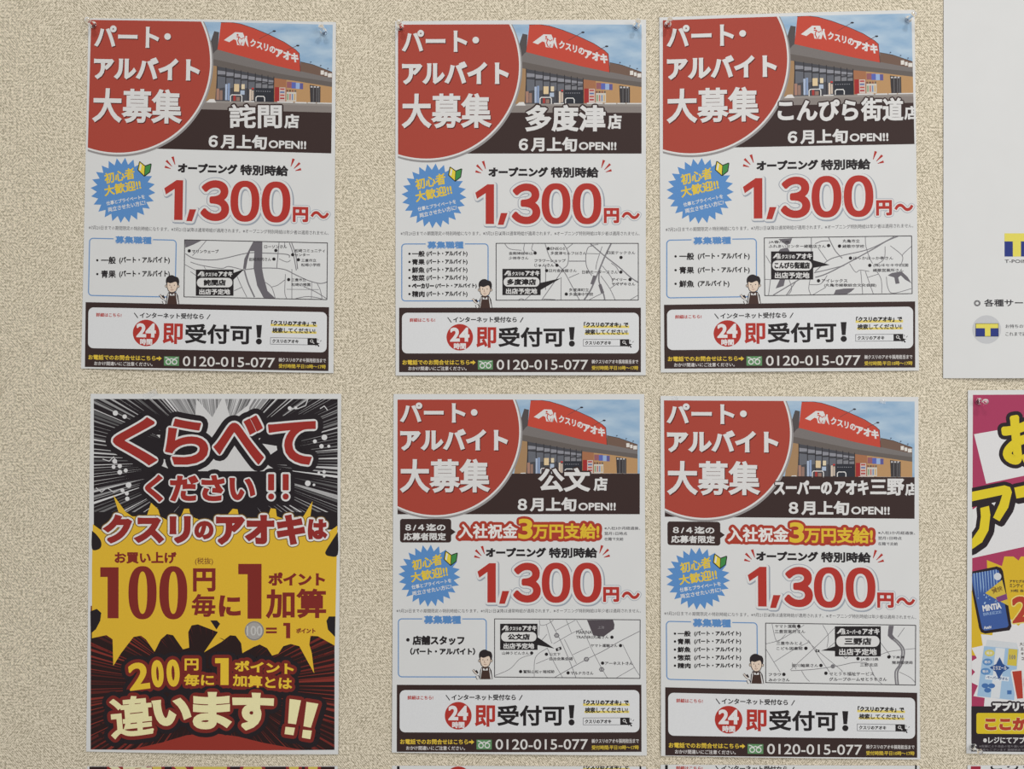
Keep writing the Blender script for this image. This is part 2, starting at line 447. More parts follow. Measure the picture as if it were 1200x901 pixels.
# ---------------------------------------------------------------- shared print: store photo
def store_photo(sh, zS, zp, panel, brown_y):
    x0, y0, x1, y1 = panel
    a = Art(); zz = zp.clipped(*panel)
    a.rect(zz, x0, y0, x1, brown_y, SKY, 0)
    p = a.emit('store_photo', sh)
    a = Art(); z = zS
    a.poly(z, [(-250, 748), (1137, 748), (1137, 900), (-250, 900)], (150, 143, 138), .3)
    a.poly(z, [(-250, 800), (40, 770), (1137, 775), (1137, 840), (-250, 850)], (138, 130, 126), .5)
    # side wall, eaves, walls
    a.poly(z, [(58, 118), (102, 128), (92, 290), (110, 440), (-30, 440), (-30, 330), (25, 220)], (84, 78, 79), .4)
    a.poly(z, [(20, 350), (95, 345), (600, 465), (850, 505), (1137, 540), (1137, 600), (850, 560), (600, 530), (20, 425)], (104, 96, 92), .9)
    a.poly(z, [(70, 300), (90, 285), (600, 413), (845, 463), (1137, 522), (1137, 556), (850, 520), (600, 482), (20, 365)], (122, 116, 114), 1.1)
    a.poly(z, [(845, 378), (960, 402), (1137, 468), (1137, 526), (845, 468)], (116, 92, 80), 1.0)
    a.line(z, [(845, 378), (960, 402), (1137, 466)], 5, (60, 48, 46), 1.2)
    a.poly(z, [(10, 425), (95, 432), (80, 752), (-40, 752)], (166, 132, 96), .6)
    a.poly(z, [(608, 515), (1137, 585), (1137, 748), (608, 748)], (186, 146, 102), .6)
    a.poly(z, [(608, 515), (720, 530), (720, 748), (608, 748)], (166, 112, 80), .7)
    # glazed shop front
    a.poly(z, [(92, 430), (610, 515), (610, 752), (76, 752)], (74, 74, 80), .7)
    mul = [90, 170, 243, 306, 370, 437, 497, 552, 606]
    top = lambda x: 430 + (x - 92) * 85 / 518
    for i in range(8):
        l, r = mul[i] + 5, mul[i + 1] - 4
        a.poly(z, [(l, top(l) + 44), (r, top(r) + 40), (r, top(r) + 68), (l, top(l) + 80)], (142, 142, 150), .9)
        a.poly(z, [(l, top(l) + 98), (r, top(r) + 86), (r, 628), (l, 640)], (104, 106, 114) if i < 5 else (128, 128, 134), .9)
    for x in mul: a.rect(z, x - 3, top(x) + 4, x + 3, 750, (44, 42, 46), 1.1)
    a.line(z, [(88, 522), (300, 548), (606, 576)], 7, (48, 46, 50), 1.2)
    for (q0, q1, q2, q3, c) in ((86, 640, 112, 744, (168, 128, 112)), (116, 655, 142, 744, (150, 120, 108)), (166, 598, 184, 744, (176, 190, 214)), (188, 590, 208, 744, (140, 158, 190)),
                                (246, 595, 292, 664, (222, 198, 158)), (312, 595, 342, 640, (224, 208, 176)), (304, 652, 342, 690, (176, 190, 210)), (240, 700, 262, 748, (168, 60, 56)), (268, 712, 300, 748, (150, 120, 108)),
                                (386, 640, 404, 744, (216, 198, 180)), (406, 625, 424, 640, (196, 60, 54)), (408, 650, 424, 738, (206, 188, 172))):
        a.rect(z, q0, q1, q2, q3, c, 1.4)
    a.rect(z, 438, 625, 604, 748, (46, 48, 56), 1.4)
    for k in range(7): a.rect(z, 446 + k * 20, 652, 456 + k * 20, 658, (150, 150, 158), 1.6)
    # goods, banner and door on the right
    a.rect(z, 616, 614, 656, 744, (164, 48, 48), 1.4); a.rect(z, 658, 616, 712, 740, (206, 190, 184), 1.4)
    for k in range(4): a.rect(z, 664, 624 + k * 28, 704, 638 + k * 28, ((182, 74, 70), (96, 116, 160), (188, 92, 80), (170, 60, 60))[k], 1.6)
    a.rect(z, 722, 655, 812, 740, (206, 200, 190), 1.4)
    for k in range(4): a.rect(z, 728 + k * 21, 672, 740 + k * 21, 728, ((128, 158, 118), (190, 110, 96), (120, 140, 176), (206, 170, 110))[k], 1.6)
    for k in range(4): a.rect(z, 722 + k * 24, 636, 738 + k * 24, 654, ((120, 80, 70), (96, 74, 66), (140, 90, 80), (110, 100, 90))[k], 1.5)
    a.rect(z, 724, 562, 768, 618, (150, 96, 104), 1.4); a.rect(z, 768, 566, 806, 622, (92, 104, 178), 1.4); a.rect(z, 806, 570, 842, 625, (152, 176, 214), 1.4); a.rect(z, 842, 573, 872, 627, (96, 92, 150), 1.4)
    a.poly(z, [(932, 585), (1030, 600), (1030, 744), (940, 744)], (62, 58, 60), 1.4)
    for x in (964, 995, 1014): a.rect(z, x, 600, x + 5, 742, (120, 118, 120), 1.6)
    for k in range(3): a.rect(z, 940 + k * 30, 596, 958 + k * 30, 610, (196, 194, 196), 1.6)
    for q in ((340, 746, 432, 756), (640, 742, 784, 754), (800, 744, 906, 756), (916, 744, 990, 754), (1000, 744, 1136, 754)): a.rect(z, *q, (216, 214, 212), 1.7)
    a.poly(z, [(-5, 768), (26, 738), (66, 736), (86, 768)], (222, 220, 218), 1.2)
    a.line(z, [(215, 756), (215, 706), (226, 694), (308, 694), (318, 706), (318, 756)], 8, (226, 224, 222), 2.0)
    a.line(z, [(446, 748), (446, 712), (458, 701), (514, 701), (525, 714), (525, 748)], 8, (226, 224, 222), 2.0)
    for q in ((1030, 452, 1060, 490), (1066, 466, 1090, 500), (1096, 476, 1132, 512)): a.rect(z, *q, (224, 220, 214), 1.5)
    f = a.emit('shop_front', sh, p)
    a = Art()
    a.poly(z, [(120, 33), (200, 33), (300, 48), (420, 85), (560, 140), (700, 205), (800, 270), (834, 302), (846, 467), (600, 415), (90, 285)], (196, 74, 58), 2.0)
    a.line(z, [(116, 40), (200, 34), (300, 49), (420, 86), (560, 141), (700, 206), (800, 270), (834, 302), (846, 467)], 5, (84, 56, 56), 2.4)
    a.poly(z, [(148, 198), (248, 124), (318, 127), (332, 160), (330, 246), (268, 240), (258, 196), (236, 188), (196, 216)], WHITE, 2.4)
    a.poly(z, [(338, 172), (356, 172), (374, 258), (356, 236), (340, 200), (330, 246), (318, 240)], WHITE, 2.4)
    a.disc(z, 350, 164, 9, WHITE, 2.5, n=14); a.disc(z, 271, 148, 9, (196, 74, 58), 2.8, n=14)
    a.line(z, [(262, 166), (284, 166), (274, 204), (290, 238)], 9, (196, 74, 58), 2.9)
    a.line(z, [(284, 168), (308, 186), (326, 172)], 7, (196, 74, 58), 2.9); a.line(z, [(312, 214), (300, 244)], 7, (196, 74, 58), 2.9)
    a.text(z, 'クスリの', [(388, 176), (618, 246), (615, 314), (386, 248)], WHITE, 2.5, b=3.5)
    a.text(z, 'アオキ', [(618, 256), (828, 310), (826, 392), (618, 338)], WHITE, 2.5, b=6)
    for (q0, q1) in (((470, 180), (600, 106)), ((706, 284), (815, 232))):
        a.line(z, [q0, q1], 4, (96, 64, 64), 2.9); a.disc(z, q1[0] + 4, q1[1], 15, (52, 50, 60), 3.1, 8, 12)
    for q in ((940, 378), (1030, 408), (1096, 432)):
        a.disc(z, q[0], q[1], 7, (70, 76, 92), 2.6, 5, 10); a.line(z, [q, (q[0] - 8, q[1] + 14)], 3, (92, 96, 110), 2.4)
    a.emit('store_sign', sh, p)
    return p

def headline(sh, z, cx, cy, r, panel, t1, dot, t2, t3):
    zc = z.clipped(panel[0], panel[1], panel[2], panel[3] + 60)
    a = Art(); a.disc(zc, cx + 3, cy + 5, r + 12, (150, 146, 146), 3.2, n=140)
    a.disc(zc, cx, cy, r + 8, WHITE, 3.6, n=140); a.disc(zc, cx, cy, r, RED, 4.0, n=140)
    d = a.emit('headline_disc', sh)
    a = Art()
    for s, bx in ((('パート'), t1), ('アルバイト', t2), ('大募集', t3)):
        a.text(z, s, bx, WHITE, 5.2, b=4.4 if s == 'パート' else 6.2, shadow=(3.5, 4.5, DARKSH), res=4)
    a.disc(z, dot[0] + 3, dot[1] + 4, dot[2], DARKSH, 4.6, n=24); a.disc(z, dot[0], dot[1], dot[2], WHITE, 5.2, n=24)
    a.emit('headline_lettering', sh, d)

def star(a, z, cx, cy, ro, ri, n, col, lay, rot=0.0):
    pts = []
    for i in range(2 * n):
        t = math.pi * i / n + rot; r = ro if i % 2 == 0 else ri
        pts.append((cx + r * math.cos(t), cy + r * math.sin(t)))
    for i in range(n):
        p = [pts[2 * i - 1], pts[2 * i], pts[2 * i + 1]]; a.poly(z, p, col, lay)
    a.poly(z, [pts[2 * i + 1] for i in range(n)], col, lay)

def starburst(sh, z, cx, cy, ro, ri, y1, y2, w1, w2, leaf):
    a = Art(); star(a, z, cx, cy, ro, ri, 24, BLUE, 1.0, 0.05)
    o = a.emit('starburst', sh)
    a = Art()
    a.text(z, '初心者', y1, YEL, 2.0, b=2.4); a.text(z, '大歓迎!!', y2, YEL, 2.0, b=2.4)
    a.text(z, '仕事とプライベートを', w1, WHITE, 2.0, b=1.0, res=2); a.text(z, '両立させたい方に!', w2, WHITE, 2.0, b=1.0, res=2)
    a.emit('starburst_lettering', sh, o)
    a = Art(); lx, ly = leaf
    L = [(lx + 6, ly + 4), (lx + 30, ly + 22), (lx + 28, ly + 64), (lx, ly + 38)]; R = [(lx + 30, ly + 22), (lx + 56, ly + 12), (lx + 51, ly + 46), (lx + 28, ly + 64)]
    a.line(z, [L[0], L[1], R[1], R[2], L[2], L[3]], 8, BLACK, 1.8, closed=True)
    a.poly(z, L, (228, 206, 66), 2.2); a.poly(z, R, (66, 140, 72), 2.2); a.line(z, [L[1], L[2]], 3, BLACK, 2.6)
    a.poly(z, [(L[0][0] + 3, L[0][1] + 6), (L[0][0] + 9, L[0][1] + 11), (L[3][0] + 10, L[3][1] + 4), (L[3][0] + 4, L[3][1])], WHITE, 2.5)
    a.emit('beginner_mark', sh, o)

def wage(sh, z, cap, boxes, yen, tilde, tl, tr):
    a = Art(); a.text(z, 'オープニング', (cap[0], cap[1], cap[0] + (cap[2] - cap[0]) * .54, cap[3] - 3), BLACK, 1, b=3.5)
    a.text(z, '特別時給', (cap[0] + (cap[2] - cap[0]) * .565, cap[1], cap[2], cap[3]), BLACK, 1, b=3.5)
    a.emit('wage_caption', sh)
    for (x, y, sx) in ((tl[0], tl[1], 1), (tr[0], tr[1], -1)):
        a = Art()
        for (p, q, w0, w1) in (((0, 46), (26, 54), 3, 11), ((6, 18), (32, 44), 3, 11), ((34, 0), (46, 36), 12, 3)):
            if w0 < w1: p, q, w0, w1 = p, q, w0, w1
            P = (x + sx * p[0], y + p[1]); Q = (x + sx * q[0], y + q[1])
            d = math.hypot(Q[0] - P[0], Q[1] - P[1]); nx, ny = -(Q[1] - P[1]) / d, (Q[0] - P[0]) / d
            w0, w1 = max(w0, w1) / 2, 1.2
            a.poly(z, [(P[0] + nx * w0, P[1] + ny * w0), (Q[0] + nx * w1, Q[1] + ny * w1), (Q[0] - nx * w1, Q[1] - ny * w1), (P[0] - nx * w0, P[1] - ny * w0)], DKRED, 1)
        a.emit('emphasis_strokes', sh)
    a = Art()
    for s_, bx in zip(('1', ',', '3', '0', '0'), boxes):
        if s_ == '1':
            x0, y0, x1, y1 = bx
            P = [(x1 - 30, y0), (x1, y0), (x1, y1), (x1 - 38, y1), (x1 - 38, y0 + 40), (x0 + 8, y0 + 66), (x0, y0 + 38)]
            shape(a, z, P, DKRED, 3.4)
        elif s_ == ',':
            x0, y0, x1, y1 = bx
            shape(a, z, [(x0 + 14, y0), (x1, y0), (x0 + 26, y1), (x0, y1)], DKRED, 3.4)
        elif s_ == '0':
            x0, y0, x1, y1 = bx; ring_digit(a, z, x0, y0, x1, y1, 35, 28, DKRED, 3.4)
        else: digit3(a, z, bx, 35, DKRED, 3.4)
    a.text(z, '円', yen, DKRED, 3.4, b=5.6, out=((6, WHITE), (8.5, (166, 172, 182))))
    a.text(z, '〜', tilde, DKRED, 3.4, b=5.0, out=((6, WHITE), (8.5, (166, 172, 182))))
    a.emit('wage_figure', sh)

OUT = ((10, WHITE), (13, (158, 165, 176)))
def shape(a, z, pts, col, lay, outs=OUT):
    """filled outline with the flyer's white rim and grey-blue contour"""
    a.poly(z, pts, col, lay)
    for i, (wd, oc) in enumerate(outs):
        dx = 3.2 if i == len(outs) - 1 else 0
        P = [(p[0] + dx, p[1] + dx) for p in pts]
        a.line(z, P, 2 * wd, oc, lay - .6 * (i + 1), closed=True)
        a.poly(z, P, oc, lay - .6 * (i + 1) - .05)
def ell(cx, cy, rx, ry, n=44, p=2.35):
    o = []
    for i in range(n):
        t = 2 * math.pi * i / n; c, s_ = math.cos(t), math.sin(t)
        o.append((cx + rx * math.copysign(abs(c) ** (2 / p), c), cy + ry * math.copysign(abs(s_) ** (2 / p), s_)))
    return o
def ring(a, z, o, i, col, lay):
    n = len(o)
    for k in range(n): a.poly(z, [o[k], o[(k + 1) % n], i[(k + 1) % n], i[k]], col, lay)
def ring_digit(a, z, x0, y0, x1, y1, sw, sh_, col, lay, outs=OUT):
    cx, cy, rx, ry = (x0 + x1) / 2, (y0 + y1) / 2, (x1 - x0) / 2, (y1 - y0) / 2
    ring(a, z, ell(cx, cy, rx, ry), ell(cx, cy, rx - sw, ry - sh_), col, lay)
    for i, (wd, oc) in enumerate(outs):
        dx = 3.2 if i == len(outs) - 1 else 0
        ring(a, z, ell(cx + dx, cy + dx, rx + wd, ry + wd), ell(cx + dx, cy + dx, max(1, rx - sw - wd), max(1, ry - sh_ - wd)), oc, lay - .6 * (i + 1))
def digit3(a, z, bx, sw, col, lay, outs=OUT):
    a.text(z, '\uff13', bx, col, lay, b=17, out=outs, res=6, round_=True)

def footnote(sh, z, s_, box):
    a = Art(); a.text(z, s_, box, (86, 84, 88), 1, res=1); a.emit('footnote', sh)

def job_box(sh, z, box, title, entries):
    x0, y0, x1, y1 = box
    P = rr(x0, y0, x1, y1, 16)
    a = Art(); a.line(z, P, 4.6, (104, 146, 196), 1, closed=True)
    tx0, ty0, tx1, ty1 = title
    a.rect(z, tx0 - 8, y0 - 6, tx1 + 6, y0 + 6, (214, 216, 218), 1.4)
    o = a.emit('job_box', sh)
    a = Art(); a.text(z, '募集職種', title, (92, 140, 196), 2, b=3.0, out=((3, WHITE),)); a.emit('box_title', sh, o)
    for e in entries:
        a = Art()
        for (s_, bx, b) in e:
            if s_ == '・': a.disc(z, bx[0], bx[1], bx[2], BLACK, 1, n=14)
            else: a.text(z, s_, bx, BLACK, 1, b=b, res=2)
        a.emit('job_entry', sh, o)
    return o

def clerk(sh, z):
    """line drawing of a shop clerk in an apron; frame 20 to the unit, 60 x 45 units"""
    a = Art(); INKL = (48, 38, 38)
    a.poly(z, [(385, 440), (560, 440), (610, 520), (640, 720), (330, 720), (345, 520)], INKL, 1.0)
    a.poly(z, [(372, 480), (400, 460), (400, 715), (345, 715)], WHITE, 1.5); a.poly(z, [(545, 460), (570, 480), (625, 715), (585, 715)], WHITE, 1.5)
    a.poly(z, [(395, 445), (550, 445), (565, 540), (590, 722), (355, 722), (385, 540)], (70, 50, 44), 1.9)
    a.poly(z, [(415, 470), (450, 480), (490, 480), (525, 465), (525, 520), (415, 520)], WHITE, 2.3); a.rect(z, 455, 478, 485, 505, INKL, 2.6)
    # pointing hand and cuff
    a.line(z, [(180, 505), (230, 570), (275, 600)], 52, INKL, 1.2); a.line(z, [(250, 520), (290, 590)], 44, INKL, 1.2); a.line(z, [(270, 640), (310, 715)], 84, INKL, 1.2)
    a.line(z, [(182, 508), (232, 572), (270, 600)], 26, (228, 216, 206), 2.0); a.line(z, [(272, 645), (306, 714)], 52, WHITE, 2.0)
    # head
    a.disc(z, 325, 300, 24, INKL, 1.4, 36, 20); a.disc(z, 615, 300, 24, INKL, 1.4, 36, 20); a.disc(z, 328, 302, 14, (226, 208, 190), 1.9, 26, 16); a.disc(z, 612, 302, 14, (226, 208, 190), 1.9, 26, 16)
    a.poly(z, [(335, 180), (600, 180), (600, 330), (560, 420), (500, 450), (430, 450), (375, 415), (340, 330)], INKL, 2.0)
    a.poly(z, [(352, 180), (585, 180), (585, 325), (548, 410), (495, 438), (435, 438), (388, 405), (356, 325)], (226, 206, 188), 2.4)
    a.poly(z, spline([(345, 280), (318, 200), (335, 110), (400, 55), (470, 45), (530, 72), (600, 100), (630, 180), (618, 265), (590, 280), (575, 225), (540, 195), (430, 232), (368, 215), (352, 240), (345, 280)], 4)[:-1], (44, 38, 40), 2.9)
    for x in (412, 520): a.disc(z, x, 278, 12, INKL, 2.9, 12, 12)
    a.line(z, [(452, 290), (444, 340), (472, 352)], 9, (120, 84, 66), 2.9); a.line(z, [(432, 378), (465, 396), (500, 378)], 9, (130, 66, 58), 2.9)
    a.emit('clerk_drawing', sh)

def logo_a(a, z, x0, y0, x1, y1, col, bg_, lay):
    f = lambda u, v: (x0 + u * (x1 - x0), y0 + v * (y1 - y0))
    a.poly(z, [f(0, .85), f(.45, 0), f(.78, 0), f(.80, .3), f(.78, 1), f(.52, 1), f(.50, .62), f(.38, .62), f(.22, .85)], col, lay)
    a.poly(z, [f(.84, .3), f(.93, .3), f(1, 1), f(.9, .9), f(.82, 1)], col, lay)
    a.disc(z, *f(.9, .18), (x1 - x0) * .05, col, lay, (y1 - y0) * .12, 10)
    a.line(z, [f(.62, .2), f(.58, .6), f(.66, 1)], (x1 - x0) * .07, bg_, lay + .4)

def area_map(sh, z, box, roads, areas, call, name, pointer, labels, dots, brand='クスリの', road_w=4):
    ROAD = (128, 126, 130)
    x0, y0, x1, y1 = box[0][0], box[0][1], box[2][0], box[2][1]
    zc = z.clipped(x0, min(box[0][1], box[1][1]), x1, max(box[2][1], box[3][1]))
    a = Art()
    a.line(z, box, 6, (60, 56, 60), 2.6, closed=True)
    o = a.emit('area_map', sh)
    a = Art()
    for i, (wd, pts) in enumerate(roads): a.line(zc, pts, wd, ROAD, .6 + .02 * i, smooth=len(pts) > 2)
    a.emit('map_roads', sh, o)
    if areas:
        for pts in areas:
            a = Art(); a.poly(zc, pts, (108, 104, 110), 1.1); a.emit('map_water', sh, o)
    a = Art(); cx0, cy0, cx1, cy1 = call; W = cx1 - cx0; H = cy1 - cy0
    a.rect(z, cx0, cy0, cx1, cy1, BLACK, 1.8); a.poly(z, pointer, BLACK, 1.6)
    a.rrect(z, cx0 + W * .03, cy0 + H * .32, cx1 - W * .03, cy0 + H * .68, H * .17, WHITE, 2.2)
    logo_a(a, z, cx0 + W * .04, cy0 + H * .07, cx0 + W * .23, cy0 + H * .27, WHITE, BLACK, 2.2)
    a.text(z, brand, (cx0 + W * .25, cy0 + H * .11, cx0 + W * .57, cy0 + H * .26), WHITE, 2.2, b=1.5, res=2)
    a.text(z, 'アオキ', (cx0 + W * .60, cy0 + H * .07, cx0 + W * .97, cy0 + H * .27), WHITE, 2.2, b=2.5, res=2)
    nw = min(.84, .17 * len(name) + .08)
    a.text(z, name, (cx0 + W * (.5 - nw / 2), cy0 + H * .38, cx0 + W * (.5 + nw / 2), cy0 + H * .62), BLACK, 2.6, b=4.6, res=2)
    a.text(z, '出店予定地', (cx0 + W * .09, cy0 + H * .74, cx0 + W * .91, cy0 + H * .96), WHITE, 2.2, b=2.6, res=2)
    a.emit('map_callout', sh, o)
    for s_, bx in labels:
        a = Art(); a.text(zc, s_, bx, (62, 58, 62), 1.8, b=.9, res=1); a.emit('map_label', sh, o)
    for x, y in dots:
        a = Art(); a.disc(z, x, y, 13, BLACK, 1.8, n=16); a.emit('map_dot', sh, o)
    return o

def banner(sh, z, part=True):
    """contact banner; frame as measured on the second sheet"""
    a = Art(); a.rect(z, 50, 80, 1145, 372, BROWN, .6)
    o = a.emit('contact_banner', sh)
    a = Art(); a.rrect(z, 63, 103, 1136, 287, 24, (222, 223, 225), 1.2); a.emit('banner_panel', sh, o)
    banner_top(sh, z, o)
    a = Art()
    a.text(z, 'お電話でのお問合せはこちら', (65, 316, 370, 339), (224, 192, 66), 1.6, b=1.3, res=2)
    a.poly(z, [(373, 324), (384, 324), (384, 317), (397, 328), (384, 339), (384, 332), (373, 332)], (224, 192, 66), 1.6)
    a.text(z, 'おかけ間違いにご注意ください。', (92, 346, 356, 364), (214, 210, 208), 1.6, b=.7, res=2)
    a.emit('phone_note', sh, o)
    a = Art(); a.rect(z, 407, 318, 475, 360, (98, 146, 100), 1.6)
    for cx in (427, 455): ring(a, z, ell(cx, 343, 12.5, 12.5, 20, 2), ell(cx, 343, 8, 8, 20, 2), WHITE, 2.2)
    for sx in (-1, 1): a.line(z, [(441 + sx * 8, 332), (441 + sx * 22, 324), (441 + sx * 28, 324)], 4, WHITE, 2.3, smooth=True)
    a.line(z, [(433, 332), (441, 327), (449, 332)], 4, WHITE, 2.3)
    a.emit('free_call_mark', sh, o)
    a = Art(); a.text(z, '0120-015-077', (492, 316, 905, 361), (218, 216, 213), 1.6, b=1.2, res=4); a.emit('phone_number', sh, o)
    a = Art()
    a.text(z, '㈱クスリのアオキ採用担当まで', (922, 315, 1133, 334), (206, 202, 200), 1.6, b=.9, res=2)
    a.text(z, '受付時間:平日10時〜17時', (922, 343, 1133, 362), (214, 186, 62), 1.6, b=.9, res=2)
    a.emit('office_hours', sh, o)

def banner_top(sh, z, o):
    a = Art(); a.text(z, '詳細はこちら!', (98, 127, 213, 145), DKRED, 1.8, b=1.1, res=2); a.emit('link_caption', sh, o)
    a = Art()
    a.line(z, [(270, 124), (287, 147)], 4, BLACK, 1.8); a.line(z, [(612, 124), (598, 147)], 4, BLACK, 1.8)
    a.text(z, 'インターネット受付なら', (295, 121, 583, 147), BLACK, 1.8, b=1.8)
    a.emit('internet_caption', sh, o)
    a = Art(); a.disc(z, 325, 214, 60, DKRED, 1.8, n=48)
    a.text(z, '24', (281, 170, 369, 234), (226, 224, 224), 2.6, b=7, res=4); a.text(z, '時間', (298, 240, 353, 268), (226, 224, 224), 2.6, b=2.2)
    a.emit('round_badge', sh, o)
    a = Art(); a.text(z, '即', (400, 168, 490, 262), DKRED, 1.8, b=4.4); a.text(z, '受付可', (500, 168, 800, 258), BLACK, 1.8, b=4.6)
    a.poly(z, [(819, 168), (845, 168), (840, 226), (824, 226)], BLACK, 1.8); a.disc(z, 832, 243, 13.5, BLACK, 1.8, n=20)
    a.emit('reception_slogan', sh, o)
    a = Art(); a.rect(z, 884, 161, 1092, 172, (226, 206, 110), 1.5); a.rect(z, 890, 193, 1090, 203, (226, 206, 110), 1.5)
    a.text(z, '「クスリのアオキ」で', (886, 145, 1088, 169), BLACK, 2.0, b=1.7, res=2); a.text(z, '検索してください!', (892, 178, 1084, 202), BLACK, 2.0, b=1.7, res=2)
    a.emit('search_note', sh, o)
    a = Art(); a.line(z, [(884, 224), (1052, 224), (1052, 254), (884, 254)], 2.6, (130, 130, 134), 1.8, closed=True)
    a.text(z, 'クスリのアオキ', (892, 231, 1010, 248), BLACK, 1.8, b=1.0, res=2); a.rect(z, 1050, 223, 1092, 255, BLACK, 2.2)
    ring(a, z, ell(1068, 236, 7, 7, 16, 2), ell(1068, 236, 4.4, 4.4, 16, 2), WHITE, 2.6); a.line(z, [(1073, 241), (1080, 248)], 3.4, WHITE, 2.6)
    a.poly(z, [(1084, 240), (1106, 247), (1097, 250), (1104, 259), (1099, 262), (1092, 253), (1087, 260)], BLACK, 2.9)
    a.line(z, [(1096, 226), (1098, 234)], 2.5, GREY, 2); a.line(z, [(1112, 232), (1106, 238)], 2.5, GREY, 2)
    a.emit('search_field', sh, o)

# ---------------------------------------------------------------- sheet warps: template rows carried to each sheet
def warp_from(src, dst):
    """src rows [(y, xl, xr)...] of the template sheet, dst rows [((xl,yl),(xr,yr))...]"""
    def f(x, y):
        k = 0
        while k < len(src) - 2 and y > src[k + 1][0]: k += 1
        t = (y - src[k][0]) / (src[k + 1][0] - src[k][0])
        xl = src[k][1] * (1 - t) + src[k + 1][1] * t; xr = src[k][2] * (1 - t) + src[k + 1][2] * t
        u = (x - xl) / (xr - xl)
        a, b, c, d = dst[k][0], dst[k][1], dst[k + 1][1], dst[k + 1][0]
        return tuple((a[i] * (1 - u) + b[i] * u) * (1 - t) + (d[i] * (1 - u) + c[i] * u) * t for i in (0, 1))
    return f
SA = [(30, 466.6, 751.6), (184, 466.9, 751.4), (360.7, 467.9, 750.8), (436.1, 467.9, 750.8)]
K = 1200 / 310.0; K3 = 3.75
WA1 = warp_from(SA, [((107.6, 24.5), (390.2, 30.1)), ((103.8, 176.2), (388.3, 183.7)), ((101.1, 354.2), (386.0, 360.1)), ((100.3, 429.9), (385.3, 434.8))])
WA3 = warp_from(SA, [((776.5, 25.0), (1067.5, 17.0)), ((776.9, 178.4), (1070.9, 172.9)), ((777.8, 357.3), (1071.7, 353.3)), ((778.3, 432.0), (1071.7, 430.7))])
SB = [(468, 466.1, 749.0), (602.5, 465.5, 749.5), (802.5, 465.3, 751.0), (878.7, 465.3, 751.3)]
WB6 = warp_from(SB, [((777.8, 468.9), (1070.6, 470.2)), ((778.2, 605.4), (1071.0, 607.8)), ((779.1, 805.4), (1073.5, 811.9)), ((779.1, 883.0), (1073.5, 885.7))])

def flyer_a(sh, warp, name_art, date, jobs, mapfn):
    zt = Z(455, 15, K, warp); zm = Z(455, 175, K, warp); zb = Z(455, 340, K, warp); zS = Z(605, 25, 1200 / 155.0, warp)
    panel = (45, 56, 1148, 640)
    a = Art(); a.rect(zt, 45, 455, 1148, 640, BROWN, 1.9); a.emit('brown_band', sh)
    zS2 = zS.clipped(-300, 36, 1135, 850)
    store_photo(sh, zS2, zt, panel, 457)
    headline(sh, zt, 174, 244, 419, panel, (63, 80, 358, 180), (397, 127, 15), (63, 224, 546, 326), (63, 368, 467, 525))
    a = Art(); name_art(a, sh); a.emit('store_name', sh)
    a = Art(); a.text(zt, date, (592, 566, 856, 631), WHITE, 3.0, b=4.0); a.text(zt, 'OPEN!!', (864, 588, 1034, 624), WHITE, 3.0, b=3.2)
    a.emit('opening_date', sh)
    starburst(sh, zm, 208, 212, 147, 118, [(121, 138), (256, 106), (262, 158), (127, 186)], [(121, 194), (284, 160), (292, 205), (127, 242)],
              [(133, 264), (305, 228), (309, 247), (136, 282)], [(141, 291), (308, 253), (312, 275), (144, 312)], (276, 80))
    wage(sh, zm, (455, 82, 954, 130), ((395, 160, 480, 340), (497, 290, 541, 344), (560, 156, 690, 341), (695, 155, 826, 341), (836, 155, 966, 341)), (977, 267, 1047, 336), (1058, 284, 1140, 318), (396, 55), (1012, 50))
    footnote(sh, zm, '※7月20日までの期間限定の特別時給になります。※7月21日以降は通常時給が適用されます。※オープニング特別時給は年少者は適用されません。', (57, 373, 1140, 392))
    jobs(sh, zm)
    mapfn(sh)
    clerk(sh, Z(545, 325, 20, warp))
    banner(sh, zb)

